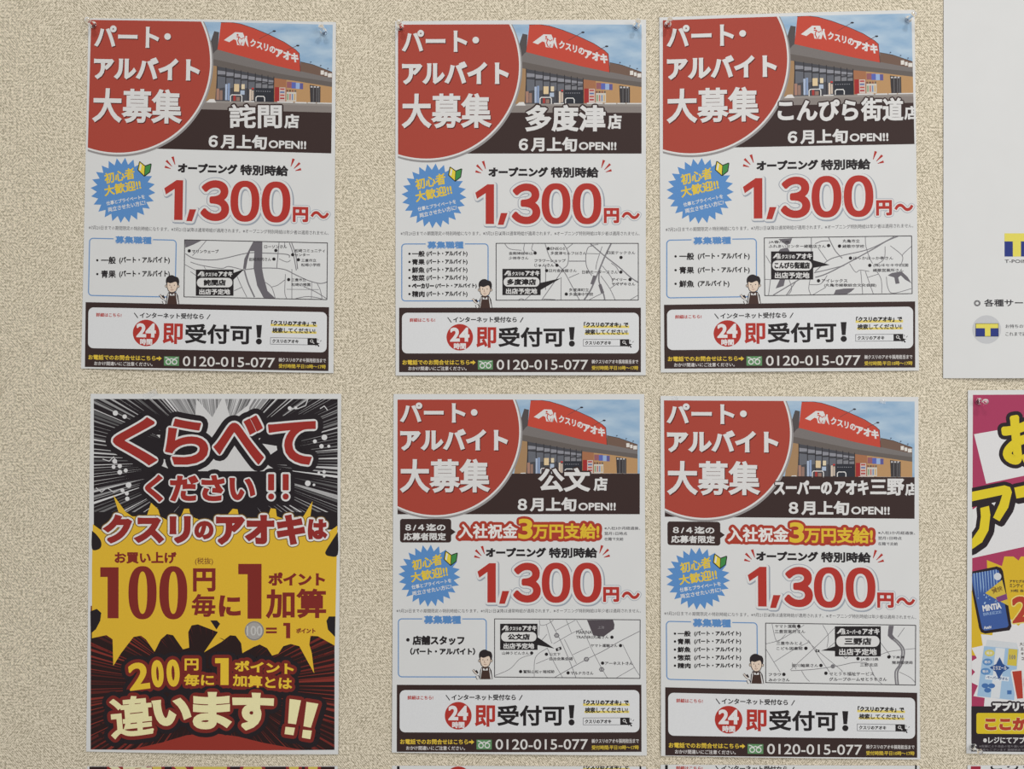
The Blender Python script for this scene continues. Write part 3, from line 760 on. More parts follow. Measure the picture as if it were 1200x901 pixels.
def flyer_b(sh, warp, name_art, jobs, mapfn):
    zt = Z(455, 455, K, warp); zm = Z(455, 600, K, warp); zb = Z(455, 715, K, warp)
    panel = (43, 51, 1140, 570)
    a = Art(); a.rect(zt, 43, 386, 1140, 570, BROWN, 1.9); a.emit('brown_band', sh)
    def pre(x, y):
        X = (605 + x / 7.742 - 455) * K; Y = (25 + y / 7.742 - 15) * K
        return 643 + (X - 637) * .951, 52 + (Y - 55) * .937
    zS = Z(455, 455, K, warp, pre).clipped(-300, 36, 1140, 775)
    store_photo(sh, zS, zt, panel, 388)
    headline(sh, zt, 215, 195, 379, panel, (55, 64, 350, 155), (390, 109, 15), (55, 184, 542, 281), (55, 320, 460, 472))
    a = Art(); name_art(a, sh); a.emit('store_name', sh)
    a = Art(); a.text(zt, '８月上旬', (587, 494, 853, 557), WHITE, 3.0, b=4.0); a.text(zt, 'OPEN!!', (862, 518, 1031, 553), WHITE, 3.0, b=3.2)
    a.emit('opening_date', sh)
    a = Art(); a.rrect(zt, 54, 591, 286, 698, 12, BROWN, 1.0); a.poly(zt, [(284, 634), (306, 650), (284, 666)], BROWN, .9)
    o = a.emit('deadline_tag', sh)
    a = Art(); a.text(zt, '\uff18/\uff14迄の', (78, 613, 260, 645), WHITE, 1.6, b=2.4); a.text(zt, '応募者限定', (70, 654, 262, 688), WHITE, 1.6, b=2.2); a.emit('tag_lettering', sh, o)
    RB = (172, 62, 46)
    a = Art()
    a.text(zt, '入社祝金', (318, 613, 586, 680), (228, 226, 222), 3.6, b=3.4, out=((13, RB),))
    a.text(zt, '3', (590, 590, 655, 682), (222, 186, 54), 3.8, b=7.5, out=((11, RB),), res=5)
    a.text(zt, '万円支給!', (655, 612, 957, 682), (222, 186, 54), 3.6, b=3.6, out=((13, RB),))
    a.rrect(zt, 312, 640, 955, 690, 20, RB, 1.6)
    a.emit('bonus_slogan', sh)
    a = Art()
    for s_, bx in (('※入社3か月経過後、', (980, 626, 1142, 641)), ('翌月1日時点', (980, 650, 1083, 665)), ('在籍で支給', (980, 675, 1066, 690))): a.text(zt, s_, bx, (92, 90, 94), 1, res=1, b=.5)
    a.emit('bonus_note', sh)
    starburst(sh, zm, 187, 287, 141, 112, [(106, 218), (241, 185), (247, 236), (112, 264)], [(100, 275), (266, 240), (273, 290), (107, 318)],
              [(105, 330), (285, 298), (288, 317), (108, 349)], [(108, 358), (285, 324), (288, 345), (111, 379)], (256, 174))
    wage(sh, zm, (443, 160, 948, 207), ((405, 230, 488, 408), (503, 356, 549, 414), (566, 228, 692, 409), (696, 228, 826, 410), (836, 228, 967, 410)), (974, 338, 1047, 406), (1058, 358, 1140, 393), (391, 153), (1004, 150))
    footnote(sh, zm, '※9月20日までの期間限定の特別時給になります。※9月21日以降は通常時給が適用されます。※オープニング特別時給は年少者は適用されません。', (38, 437, 1145, 455))
    jobs(sh)
    mapfn(sh)
    def prec(x, y):   # the clerk stands a little lower on this layout
        return (458 + (545 + x / 20 - 458) + .4 - 455) * K, (774.2 + (y - 340) / 20 * 1.02 - 715 + 1.2) * K
    clerk(sh, Z(455, 715, K, warp, prec))
    def preb(x, y): return 40 + (x - 50) * 1107 / 1095, 335 + (y - 80) * 302 / 292
    banner(sh, Z(455, 715, K, warp, preb))

PAIR = '(パート・アルバイト)'
def entries_simple(rows, name_x, pair_x, bx, b=2.2):
    """rows: (job, y0, y1[, pair text, pair right end])"""
    out = []
    for r in rows:
        y0, y1 = r[1], r[2]; pt = r[3] if len(r) > 3 else PAIR; px = r[4] if len(r) > 4 else pair_x[1]
        nx = r[5] if len(r) > 5 else name_x[1]; p0 = r[6] if len(r) > 6 else pair_x[0]
        out.append([('・', (bx, (y0 + y1) / 2, 5.2), 0), (r[0], (name_x[0], y0, nx, y1), b), (pt, (p0, y0 + 1, px, y1), b * .62)])
    return out

# ---------------------------------------------------------------- the flyers
FG = 'recruiting flyers with a red disc and a store photo'
bowA = lambda k, p: (lambda u, v: .15 + k * v ** 3 * math.sin(math.pi * u) + p * (1 - v) ** 3 * math.sin(math.pi * u) + .25 * v * v * (1 - math.sin(math.pi * u)))

# flyer one
s1 = Sheet('recruiting_flyer', 'recruiting flyer of the 詫間 store, pinned above the black and yellow poster', 'poster',
           [(104.4, 22.0), (394.0, 26.4), (391.2, 437.2), (95.8, 431.8)], bowA(1.3, 1.0), FG)
Z1 = Z(90, 10, K)
def n1(a, sh):
    a.text(Z1, '詫間', (693, 437, 932, 545), WHITE, 3.4, b=4.6, out=((7, BROWN),), res=4); a.text(Z1, '店', (943, 481, 1010, 545), WHITE, 3.4, b=3.8)
def j1(sh, z):
    zz = Z(90, 175, K)
    job_box(sh, z, (62, 431, 453, 688), (178, 418, 342, 452), [])
    ob = [c for c in sh.root.children if c.name.startswith('job_box')][-1]
    for e in entries_simple([('一般', 487, 521), ('青果', 549, 584)], (113, 180), (195, 425), 96):
        a = Art()
        for s_, bx, b in e:
            if s_ == '・': a.disc(zz, *bx, BLACK, 1, n=14)
            else: a.text(zz, s_, bx, BLACK, 1, b=b, res=2)
        a.emit('job_entry', sh, ob)
def m1(sh):
    z = Z(212, 275, 1200 / 180.0)
    area_map(sh, z, [(34, 42), (1147, 66), (1143, 508), (30, 487)],
        [(7, [(40, 150), (120, 190), (290, 196), (520, 146), (640, 145), (830, 155), (850, 180)]), (5, [(205, 45), (150, 110), (95, 165)]), (6, [(80, 215), (160, 240), (320, 265), (380, 250), (500, 280)]),
         (5, [(36, 235), (120, 280)]), (7, [(500, 275), (640, 262), (800, 270), (900, 315), (1000, 360), (1090, 382), (1145, 370)]), (12, [(500, 280), (530, 380), (580, 490)]),
         (6, [(770, 62), (752, 262)]), (7, [(850, 65), (880, 150), (905, 280)]), (7, [(868, 65), (900, 160), (915, 270)]), (5, [(810, 100), (815, 62)]), (5, [(870, 270), (870, 500)]), (5, [(820, 310), (815, 450), (830, 500)]),
         (6, [(960, 405), (1060, 450), (1140, 500)]), (6, [(900, 500), (980, 485), (1050, 490), (1110, 505)]), (5, [(440, 320), (480, 410), (520, 490)]), (5, [(420, 440), (480, 412)]), (5, [(640, 360), (710, 410), (740, 495)]), (5, [(710, 410), (760, 395), (815, 355)]),
         (4, [(830, 428), (1080, 430)]), (4, [(1025, 370), (1022, 505)]), (5, [(1065, 378), (1090, 430), (1105, 500)]), (5, [(770, 190), (830, 215), (860, 200)]), (4, [(180, 240), (200, 275)]), (5, [(80, 290), (122, 320)])],
        [[(36, 44), (168, 46), (100, 80), (40, 104)], [(570, 54), (640, 55), (638, 265), (650, 330), (680, 440), (740, 497), (650, 495), (600, 400), (572, 260), (578, 130), (545, 130), (525, 200), (512, 270), (490, 268), (500, 190), (530, 130)]],
        (122, 274, 416, 478), '詫間店', [(414, 300), (500, 270), (414, 355)],
        [('マリンウェーブ', (92, 118, 300, 146)), ('ローソンさん', (655, 82, 832, 108)), ('松﨑コミュニティ', (892, 112, 1128, 140)), ('センター', (892, 148, 1008, 170)), ('三豊市立', (944, 190, 1060, 214)), ('松﨑小学校', (942, 224, 1092, 250)),
         ('岩崎病院さん', (535, 180, 710, 208)), ('三豊市立', (866, 342, 980, 366)), ('松﨑幼稚園', (866, 378, 1014, 404))],
        [(70, 128), (745, 125), (876, 158), (921, 197), (730, 192), (845, 352)])
flyer_a(s1, WA1, n1, '６月上旬', j1, m1)

# flyer two
s2 = Sheet('recruiting_flyer', 'recruiting flyer of the 多度津 store, middle of the upper row, six jobs listed', 'poster',
           [(463.4, 25.4), (757.0, 23.6), (756.4, 439.6), (463.8, 440.0)], bowA(1.5, .6), FG)
def n2(a, sh):
    z = Z(455, 15, K)
    a.text(z, '多度津', (623, 420, 985, 540), WHITE, 3.4, b=6.5, out=((7, BROWN),), res=4); a.text(z, '店', (995, 461, 1058, 529), WHITE, 3.4, b=3.8)
def j2(sh, z):
    rows = [('一般', 461, 488), ('青果', 498, 525), ('鮮魚', 534, 562), ('惣菜', 570, 598), ('ベーカリー', 608, 632, PAIR, 402, 208, 214), ('精肉', 643, 671)]
    job_box(sh, z, (62, 430, 453, 688), (178, 418, 342, 452), entries_simple(rows, (108, 166), (174, 360), 97))
def m2(sh):
    z = Z(575, 280, 1200 / 180.0)
    area_map(sh, z, [(43, 36), (1152, 36), (1152, 478), (43, 480)],
        [(5, [(110, 40), (150, 80), (240, 90)]), (5, [(265, 40), (258, 85), (275, 120)]), (5, [(330, 40), (320, 85), (350, 100)]), (6, [(425, 40), (470, 160), (560, 240), (640, 380), (690, 475)]), (6, [(570, 40), (605, 110), (600, 200), (560, 240), (530, 290), (400, 475)]),
         (5, [(640, 40), (590, 80)]), (7, [(610, 175), (740, 175)]), (6, [(800, 55), (760, 70), (742, 140), (750, 220), (790, 290)]), (5, [(750, 115), (850, 118)]), (9, [(780, 40), (890, 135), (1000, 220), (1090, 300), (1150, 340)]),
         (12, [(940, 38), (890, 140), (840, 260), (780, 400), (730, 475)]), (11, [(850, 240), (845, 330), (880, 430), (890, 475)]), (5, [(780, 50), (840, 45)]), (5, [(870, 60), (830, 180), (820, 240)]), (5, [(860, 290), (930, 390), (970, 475)]), (5, [(930, 390), (1000, 340)]),
         (5, [(550, 300), (548, 475)]), (5, [(610, 305), (690, 270)]), (6, [(430, 200), (428, 400)]), (5, [(870, 210), (940, 300), (950, 340)]), (5, [(940, 190), (980, 220), (1000, 260)]), (5, [(770, 475), (880, 420)]), (5, [(1090, 475), (1150, 440)]), (5, [(220, 475), (240, 468), (260, 476)]), (5, [(270, 475), (310, 440)]), (5, [(505, 475), (410, 470)])],
        [[(800, 285), (826, 290), (800, 360), (778, 352)], [(840, 360), (862, 352), (886, 420), (862, 430)]],
        (92, 235, 390, 440), '多度津店', [(386, 345), (548, 308), (386, 402)],
        [('金剛禅総本山', (142, 102, 328, 126)), ('少林寺さん', (142, 138, 296, 164)), ('ENEOS', (468, 66, 580, 88)), ('多度津セルフSSさん', (468, 100, 748, 126)), ('フラワーショップ', (342, 158, 586, 184)), ('じゅんさん', (342, 194, 496, 220)), ('日光舎会館さん', (456, 236, 672, 262)),
         ('四変テックさん', (908, 96, 1128, 122)), ('日新モータースさん', (714, 246, 994, 274)), ('デイリー', (944, 306, 1060, 330)), ('ヤマザキさん', (944, 342, 1128, 366)), ('多度津町立', (612, 386, 766, 412)), ('多度津中学校', (612, 420, 800, 446))],
        [(347, 112), (450, 77), (517, 207), (437, 249), (1017, 146), (1016, 260), (1087, 318), (590, 432)])
flyer_a(s2, None, n2, '６月上旬', j2, m2)

# flyer three
s3 = Sheet('recruiting_flyer', 'recruiting flyer of the こんぴら街道 store, right end of the upper row beside the white notice', 'poster',
           [(772.3, 21.0), (1071.2, 12.2), (1076.2, 434.2), (774.0, 436.4)], bowA(1.2, 1.2), FG)
def n3(a, sh):
    z = Z(765, 10, K3).clipped(0, 0, 1148, 700)
    a.text(z, 'こんぴら', (546, 402, 900, 497), WHITE, 4.6, b=5.0, out=((6, BROWN),), res=4); a.text(z, '街道', (912, 394, 1098, 496), WHITE, 4.6, b=5.0, out=((6, BROWN),)); a.text(z, '店', (1102, 430, 1164, 490), WHITE, 4.6, b=3.6)
def j3(sh, z):
    zz = Z(765, 175, K3)
    ob = job_box(sh, z, (62, 430, 453, 688), (178, 418, 342, 452), [])
    for e in entries_simple([('一般', 455, 487), ('青果', 516, 547), ('鮮魚', 576, 607, '(アルバイト)', 335)], (115, 180), (196, 424), 99):
        a = Art()
        for s_, bx, b in e:
            if s_ == '・': a.disc(zz, *bx, BLACK, 1, n=14)
            else: a.text(zz, s_, bx, BLACK, 1, b=b, res=2)
        a.emit('job_entry', sh, ob)
def m3(sh):
    z = Z(890, 272, 1200 / 185.0)
    area_map(sh, z, [(33, 46), (1152, 30), (1156, 468), (36, 484)],
        [(6, [(390, 45), (392, 200)]), (7, [(520, 40), (570, 140), (625, 200)]), (6, [(420, 90), (470, 70), (525, 68)]), (5, [(440, 120), (510, 220)]), (5, [(800, 40), (805, 110), (830, 190), (855, 240)]), (7, [(420, 300), (520, 215), (620, 180), (830, 130), (1020, 36)]), (9, [(420, 345), (500, 320), (640, 250), (860, 130), (960, 70), (1050, 32)]),
         (7, [(410, 310), (500, 290), (640, 255)]), (8, [(100, 480), (200, 420), (300, 360)]), (7, [(200, 480), (270, 380)]), (5, [(680, 240), (725, 305), (760, 290), (830, 300)]), (5, [(765, 295), (780, 475)]), (5, [(800, 300), (860, 470)]), (5, [(880, 290), (920, 360), (925, 465)]), (5, [(820, 345), (900, 320)]), (5, [(990, 105), (1080, 180), (1075, 240)]), (5, [(950, 110), (945, 200), (900, 240)]),
         (5, [(1150, 110), (1090, 165), (1080, 185)]), (5, [(380, 360), (370, 430), (385, 475)]), (5, [(375, 400), (460, 395), (510, 330)]), (5, [(500, 420), (400, 478)]), (5, [(35, 360), (85, 362)]), (5, [(80, 360), (65, 480)]), (5, [(960, 340), (970, 420), (1010, 465), (1150, 430)]), (5, [(215, 345), (240, 430), (215, 478)]), (5, [(45, 180), (80, 240)])],
        [[(140, 55), (245, 48), (230, 90), (200, 100)], [(155, 130), (210, 118), (225, 148), (140, 150)], [(150, 362), (190, 362), (180, 410), (118, 430)], [(575, 440), (640, 430), (720, 428), (690, 455), (660, 472), (560, 474)], [(970, 330), (1000, 312), (1075, 300), (1120, 340), (1152, 390), (1100, 360), (1070, 330), (1050, 345), (1060, 390), (1030, 395), (1020, 345), (985, 335)]],
        (84, 148, 404, 362), 'こんぴら街道店', [(402, 214), (530, 250), (402, 274)],
        [('JA香川県', (66, 66, 226, 90)), ('ふれあいセンター綾歌店さん', (66, 96, 500, 122)), ('丸亀市立', (628, 56, 758, 82)), ('綾歌中学校', (626, 96, 792, 122)), ('ほっかほっか亭さん', (708, 186, 1012, 212)), ('(株)ヰセキ中四国', (860, 240, 1126, 268)), ('綾歌営業所さん', (858, 278, 1090, 304)),
         ('アイレックス', (468, 358, 664, 384)), ('(丸亀市綾歌総合文化会館)', (486, 392, 884, 420))],
        [(521, 104), (604, 108), (687, 199), (834, 254), (444, 371)])
flyer_a(s3, WA3, n3, '６月上旬', j3, m3)

# flyer five
bowB = lambda k: (lambda u, v: .12 + k * v ** 4 * (.6 + .4 * math.sin(math.pi * u)) + .2 * math.sin(math.pi * v) * math.sin(2 * math.pi * u) + .2)
s5 = Sheet('recruiting_flyer', 'recruiting flyer of the 公文 store, middle of the lower row', 'poster',
           [(461.4, 461.6), (754.8, 461.6), (757.6, 884.0), (459.6, 880.4)], bowB(1.6), FG)
def n5(a, sh):
    z = Z(455, 455, K)
    a.text(z, '公文', (681, 360, 915, 468), WHITE, 3.4, b=6.5, out=((7, BROWN),), res=4); a.text(z, '店', (931, 402, 994, 464), WHITE, 3.4, b=3.8)
def j5(sh):
    z = Z(455, 715, K)
    job_box(sh, z, (47, 37, 445, 299), (163, 22, 330, 60), [[('・', (90, 132, 8), 0), ('店舗スタッフ', (111, 113, 346, 155), 3.4)], [('（パート・アルバイト）', (100, 168, 395, 200), 2.2)]])
def m5(sh):
    z = Z(575, 720, 1200 / 180.0)
    area_map(sh, z, [(31, 30), (1166, 38), (1164, 494), (31, 482)],
        [(4, [(380, 40), (390, 80), (440, 72), (490, 40)]), (5, [(460, 38), (560, 230), (640, 420), (665, 490)]), (4, [(435, 75), (470, 200), (480, 220)]), (4, [(590, 40), (630, 140)]), (4, [(670, 42), (740, 160), (800, 290), (880, 440), (910, 490)]), (4, [(510, 120), (660, 42)]), (4, [(490, 225), (640, 140), (720, 110)]), (4, [(575, 190), (670, 380)]), (4, [(640, 310), (770, 250)]),
         (5, [(500, 485), (740, 350), (880, 280), (1000, 210), (1160, 128)]), (4, [(340, 480), (350, 330), (440, 260)]), (4, [(355, 380), (450, 340)]), (4, [(440, 255), (500, 380), (560, 485)]), (4, [(35, 470), (150, 420), (230, 340), (320, 310)]), (4, [(1030, 230), (1110, 390), (1160, 470)]), (4, [(980, 490), (1120, 410)]), (4, [(440, 150), (400, 195)]), (4, [(380, 80), (375, 160)])],
        [], (74, 68, 366, 272), '公文店', [(364, 172), (498, 262), (364, 234)],
        [('山神うどんさん', (90, 284, 300, 310)), ('公文下', (458, 294, 544, 318)), ('自治会集会場', (458, 328, 640, 354)), ('鷲梨山松ヶ端城跡', (254, 428, 498, 454)), ('マルナカさん', (624, 440, 802, 466)), ('アーネストさん', (892, 364, 1110, 390)), ('ヤマト運輸さん', (780, 226, 990, 252)), ('MARINA', (668, 122, 790, 148)), ('TRADERS丸亀さん', (668, 158, 922, 186))],
        [(320, 296), (435, 306), (234, 440), (604, 451), (873, 375), (1013, 239), (946, 174)])
    mp = [c for c in s5.root.children if c.name.startswith('area_map')][-1]
    a = Art(); a.poly(z, [(752, 40), (955, 40), (966, 75), (962, 110), (880, 170), (800, 160)], (84, 76, 82), 1.3)
    a.text(z, '上池', (836, 86, 886, 108), (150, 146, 150), 1.7, res=1); a.emit('map_pond', s5, mp)
    a = Art()
    for x, y, t in ((515, 160, '33'), (747, 345, '47'), (866, 424, '11')):
        a.poly(z, [(x + 22 * math.cos(math.pi * i / 3), y + 20 * math.sin(math.pi * i / 3)) for i in range(6)], (120, 118, 122), 1.7); a.text(z, t, (x - 10, y - 8, x + 10, y + 8), WHITE, 2, res=1, b=1)
    a.poly(z, [(506, 262), (548, 246), (554, 268), (512, 284)], BLACK, 1.7); a.rect(z, 524, 258, 538, 272, (200, 200, 200), 2.0)
    a.emit('map_marks', s5, mp)
flyer_b(s5, None, n5, j5, m5)

# flyer six
s6 = Sheet('recruiting_flyer', 'recruiting flyer of the 三野 store, right end of the lower row with five jobs listed', 'poster',
           [(773.8, 463.8), (1075.6, 465.0), (1077.2, 888.6), (774.2, 884.4)], bowB(1.4), FG)
def n6(a, sh):
    z = Z(765, 455, K3).clipped(0, 0, 1146, 700)
    a.text(z, 'スーパーの', (531, 404, 785, 466), WHITE, 4.6, b=4.0, out=((5, BROWN),)); a.text(z, 'アオキ', (796, 404, 946, 468), WHITE, 4.6, b=4.0, out=((5, BROWN),))
    a.text(z, '三野', (953, 396, 1102, 470), WHITE, 4.6, b=4.4, out=((5, BROWN),)); a.text(z, '店', (1106, 414, 1160, 470), WHITE, 4.6, b=3.4)
def j6(sh):
    zt = Z(455, 715, K, WB6); z = Z(765, 715, K3)
    ob = job_box(sh, zt, (47, 37, 445, 299), (163, 22, 330, 60), [])
    for e in entries_simple([('一般', 88, 113), ('青果', 122, 148), ('鮮魚', 158, 183), ('惣菜', 193, 219), ('精肉', 229, 253)], (107, 165), (180, 386), 96):
        a = Art()
        for s_, bx, b in e:
            if s_ == '・': a.disc(z, *bx, BLACK, 1, n=14)
            else: a.text(z, s_, bx, BLACK, 1, b=b, res=2)
        a.emit('job_entry', sh, ob)
def m6(sh):
    z = Z(890, 724, 1200 / 188.0)
    area_map(sh, z, [(42, 35), (1163, 52), (1160, 498), (42, 478)],
        [(4, [(90, 40), (125, 170), (190, 120)]), (4, [(250, 40), (290, 100), (430, 240), (600, 380), (610, 400)]), (4, [(45, 190), (160, 155), (330, 50)]), (4, [(105, 325), (240, 240), (360, 180)]), (4, [(45, 230), (100, 320), (150, 400)]), (4, [(225, 385), (330, 290), (450, 180), (560, 70)]), (4, [(470, 50), (510, 130), (500, 220)]), (4, [(360, 160), (450, 300), (520, 400)]),
         (5, [(230, 390), (400, 380), (580, 355), (700, 330), (800, 330)]), (4, [(310, 390), (340, 440), (370, 470)]), (4, [(900, 180), (960, 260), (980, 290)]), (4, [(880, 280), (960, 250), (1060, 235), (1160, 225)]), (4, [(1080, 70), (1030, 140)]), (4, [(1040, 400), (1120, 440), (1160, 480)]), (4, [(820, 350), (860, 440), (910, 490)]), (4, [(620, 280), (640, 300), (660, 285)]), (4, [(500, 230), (560, 180)]), (4, [(240, 330), (270, 380)]),
         (12, [(970, 55), (965, 130), (1020, 180), (1060, 240), (1045, 340), (1010, 400), (1015, 495)]), (12, [(992, 58), (985, 125), (1045, 185), (1078, 245), (1060, 340), (1028, 400), (1032, 495)])],
        [[(962, 55), (1000, 55), (990, 120), (1010, 150), (985, 160), (955, 130)]],
        (560, 60, 903, 284), '三野店', [(562, 208), (456, 240), (562, 244)],
        [('ヤマト運輸', (112, 46, 270, 72)), ('三豊営業所さん', (110, 84, 338, 112)), ('三豊市みとよ', (122, 172, 316, 198)), ('こども図書館', (122, 212, 318, 236)), ('前川輪業さん', (238, 338, 436, 364)), ('フラワ', (64, 408, 158, 430)), ('みのつさん', (64, 446, 222, 470)), ('せとうち福祉サービス', (516, 400, 850, 428)), ('グループホームせとうちさん', (516, 440, 948, 468)), ('JA香川県', (752, 294, 886, 320)), ('三野支店', (748, 334, 880, 360)), ('下高瀬', (986, 280, 1078, 300)), ('簡易郵便局', (986, 318, 1140, 342))],
        [(290, 58), (343, 223), (455, 351), (178, 417), (492, 409), (732, 301), (963, 288)], brand='スーパーの')
    mp = [c for c in s6.root.children if c.name.startswith('area_map')][-1]
    a = Art(); a.rect(z, 414, 234, 444, 252, BLACK, 1.7); a.disc(z, 544, 358, 16, (120, 118, 122), 1.7, n=16); a.rect(z, 422, 239, 434, 247, (200, 200, 200), 2); a.emit('map_marks', s6, mp)
flyer_b(s6, WB6, n6, j6, m6)

# ---------------------------------------------------------------- the black and yellow poster
BK = (38, 32, 36); BRED = (158, 48, 42); GOLD = (226, 184, 54); MAR = (130, 44, 38); CREAM = (226, 218, 180)
def compare_poster(sh, Z1, Z2, part=True):
    rnd = random.Random(5)
    zt = Z1.clipped(60, 48, 1165, 560)
    a = Art(); a.rect(Z1, 60, 48, 1165, 640, BK, .3); top = a.emit('speed_line_panel', sh)
    a = Art(); cx, cy = 620, 330
    n = 230
    for i in range(n):
        t = 2 * math.pi * (i + rnd.uniform(-.45, .45)) / n
        wd = rnd.uniform(.10, 1.0) * 2 * math.pi / n * .62
        r0 = rnd.uniform(250, 430); g = rnd.choice((120, 150, 176, 196, 214, 96))
        up = max(0.0, -math.sin(t))
        if up > .72: r0 *= .5; wd *= 1.1; g = rnd.choice((196, 214, 226, 210, 60, 90)) if up > .86 else min(222, g + 30)
        a.poly(zt, [(cx + r0 * math.cos(t), cy + r0 * math.sin(t)), (cx + 900 * math.cos(t - wd), cy + 900 * math.sin(t - wd)), (cx + 900 * math.cos(t + wd), cy + 900 * math.sin(t + wd))], (g, g - 1, g), .7 + .002 * i)
    star(a, zt.clipped(60, 48, 1165, 375), cx, 330, 300, 200, 15, (212, 211, 211), 1.4, .2)
    a.poly(zt, [(cx, cy), (395, 40), (850, 40)], (150, 149, 150), .5)
    for (x, y, r) in ((158, 112, 12), (200, 128, 10), (155, 330, 11), (178, 352, 10), (150, 356, 9), (178, 380, 11), (205, 372, 9), (218, 438, 13), (190, 462, 9), (210, 476, 9), (212, 500, 10), (1062, 240, 9), (1105, 222, 13), (1092, 262, 10), (1125, 262, 7), (1080, 382, 6), (1104, 378, 8), (1030, 430, 13), (1058, 437, 6), (948, 90, 9), (975, 88, 7), (1104, 398, 6)):
        a.disc(zt, x, y, r, (218, 217, 218), 1.5, n=14)
    for p in ([(70, 450), (95, 470), (120, 450), (150, 470), (185, 455), (210, 480)], [(100, 320), (130, 330), (150, 310), (165, 340)], [(1030, 50), (1020, 78), (985, 92), (940, 90)], [(1085, 92), (1105, 80), (1120, 100)]):
        a.line(zt, p, 4, (206, 205, 206), 1.6)
    a.emit('speed_lines', sh, top)
    # yellow burst
    a = Art()
    x2 = lambda x, y: (Z1.k / 1.0 * (Z2.ox + x / Z2.k - Z1.ox), Z1.k * (Z2.oy + y / Z2.k - Z1.oy))
    up = [(56, 615), (90, 640), (120, 668), (185, 600), (148, 482), (205, 560), (235, 580), (300, 580), (320, 518), (352, 548), (362, 580), (400, 600), (455, 580), (470, 545), (492, 545), (500, 580), (580, 610), (660, 580), (690, 545), (712, 548), (718, 580), (790, 600), (850, 580), (862, 543), (885, 546), (890, 580), (950, 600), (1010, 580), (1052, 510), (1040, 590), (1080, 680), (1110, 660), (1164, 622)]
    lo = [(1028, 400), (960, 362), (930, 360), (925, 395), (935, 430), (945, 512), (885, 402), (850, 393), (820, 402), (800, 432), (775, 440), (755, 410), (725, 395), (700, 405), (655, 430), (650, 390), (628, 360), (605, 358), (570, 385), (500, 427), (556, 345), (475, 314), (450, 318), (436, 345), (440, 408), (415, 415), (375, 358), (350, 353), (325, 375), (300, 425), (265, 375), (245, 360), (215, 365), (165, 430), (133, 482), (130, 375), (105, 358), (40, 372)]
    P = up + [(1164, 640)] + [x2(*p) for p in lo]
    a.poly(Z1.clipped(52, 470, 1166, 2000), P, GOLD, 2.0)
    for q in ([(52, 645), (72, 662), (92, 690), (94, 715), (80, 730), (52, 726)], [(1166, 650), (1140, 690), (1112, 735), (1112, 752), (1130, 760), (1166, 752)]): a.poly(Z1, spline(q + [q[0]], 4)[:-1], BK, 2.4)
    for q in ([(40, 262), (66, 252), (84, 268), (80, 300), (62, 335), (41, 352)], [(1030, 282), (1004, 282), (994, 300), (1000, 335), (1029, 365)], [(525, 298), (552, 298), (565, 312), (550, 335)], [(560, 368), (595, 385), (575, 372)]): a.poly(Z2, q, BK, 2.4)
    yb = a.emit('yellow_burst', sh)
    # lower dark rays
    a = Art(); zl = Z2.clipped(41, 240, 1027, 820); a.rect(zl, 36, 240, 1027, 820, (44, 28, 28), .8)
    for i in range(170):
        t = 2 * math.pi * (i + rnd.uniform(-.4, .4)) / 170; wd = rnd.uniform(.15, .6) * 2 * math.pi / 170 * .8
        r0 = rnd.uniform(200, 330)
        a.poly(zl, [(530 + r0 * math.cos(t), 560 + r0 * .8 * math.sin(t)), (530 + 800 * math.cos(t - wd), 560 + 800 * math.sin(t - wd)), (530 + 800 * math.cos(t + wd), 560 + 800 * math.sin(t + wd))], rnd.choice(((92, 38, 34), (118, 44, 38), (76, 34, 32), (134, 52, 44))), 1.0 + .001 * i)
    a.poly(zl, [(200, 820), (330, 790), (430, 760), (530, 750), (640, 765), (740, 790), (900, 820)], (150, 54, 44), 1.4)
    a.emit('dark_ray_panel', sh)
    # lettering
    a = Art()
    o1 = ((9, WHITE), (34, BK))
    for s_, bx in (('く', (147, 132, 344, 348)), ('ら', (384, 138, 580, 346)), ('べ', (604, 124, 830, 342)), ('て', (850, 148, 1066, 346))): a.text(Z1, s_, bx, BRED, 4.6, b=10.5, out=o1, res=5)
    a.emit('slogan_compare', sh)
    a = Art(); o2 = ((7, WHITE), (27, BK))
    a.text(Z1, 'ください', (292, 392, 792, 514), BRED, 4.9, b=8, out=o2, res=4)
    for x in (864, 930):
        a.rrect(Z1, x - 14, 388, x + 14, 462, 5, BRED, 4.9); a.disc(Z1, x, 490, 14, BRED, 4.9, n=20)
        a.rrect(Z1, x - 22, 380, x + 22, 470, 10, WHITE, 4.4); a.disc(Z1, x, 490, 22, WHITE, 4.3, n=24); a.rrect(Z1, x - 40, 362, x + 40, 532, 36, BK, 3.2)
    a.emit('slogan_please', sh)
    a = Art(); o3 = ((9, (228, 226, 224)),); R3 = (148, 46, 42)
    for s_, bx, b in (('クスリ', (106, 572, 500, 702), 11), ('の', (516, 600, 604, 684), 8), ('アオキ', (614, 572, 1018, 708), 11), ('は', (1030, 592, 1118, 684), 8)):
        a.text(Z1, s_, bx, R3, 4.6, b=b, out=o3 + ((13, (128, 100, 48)),), res=4)
    a.emit('shop_name_lettering', sh)
    a = Art()
    a.text(Z2, 'お買い上げ', (138, 22, 388, 69), MAR, 3.0, b=3.4); a.text(Z2, '(税抜)', (463, 45, 536, 76), (126, 70, 40), 3.0, b=.4, res=2)
    def one(x0, y0, x1, y1, col, lay, outs=()):
        w_ = (x1 - x0)
        shape(a, Z2, [(x0, y0), (x1, y0), (x1, y1), (x0 + w_ * .40, y1), (x0 + w_ * .40, y0 + (y1 - y0) * .19), (x0, y0 + (y1 - y0) * .19)], col, lay, outs)
    one(80, 84, 154, 290, MAR, 3.0); ring_digit(a, Z2, 194, 79, 308, 294, 38, 22, MAR, 3.0, ()); ring_digit(a, Z2, 319, 79, 432, 294, 38, 22, MAR, 3.0, ())
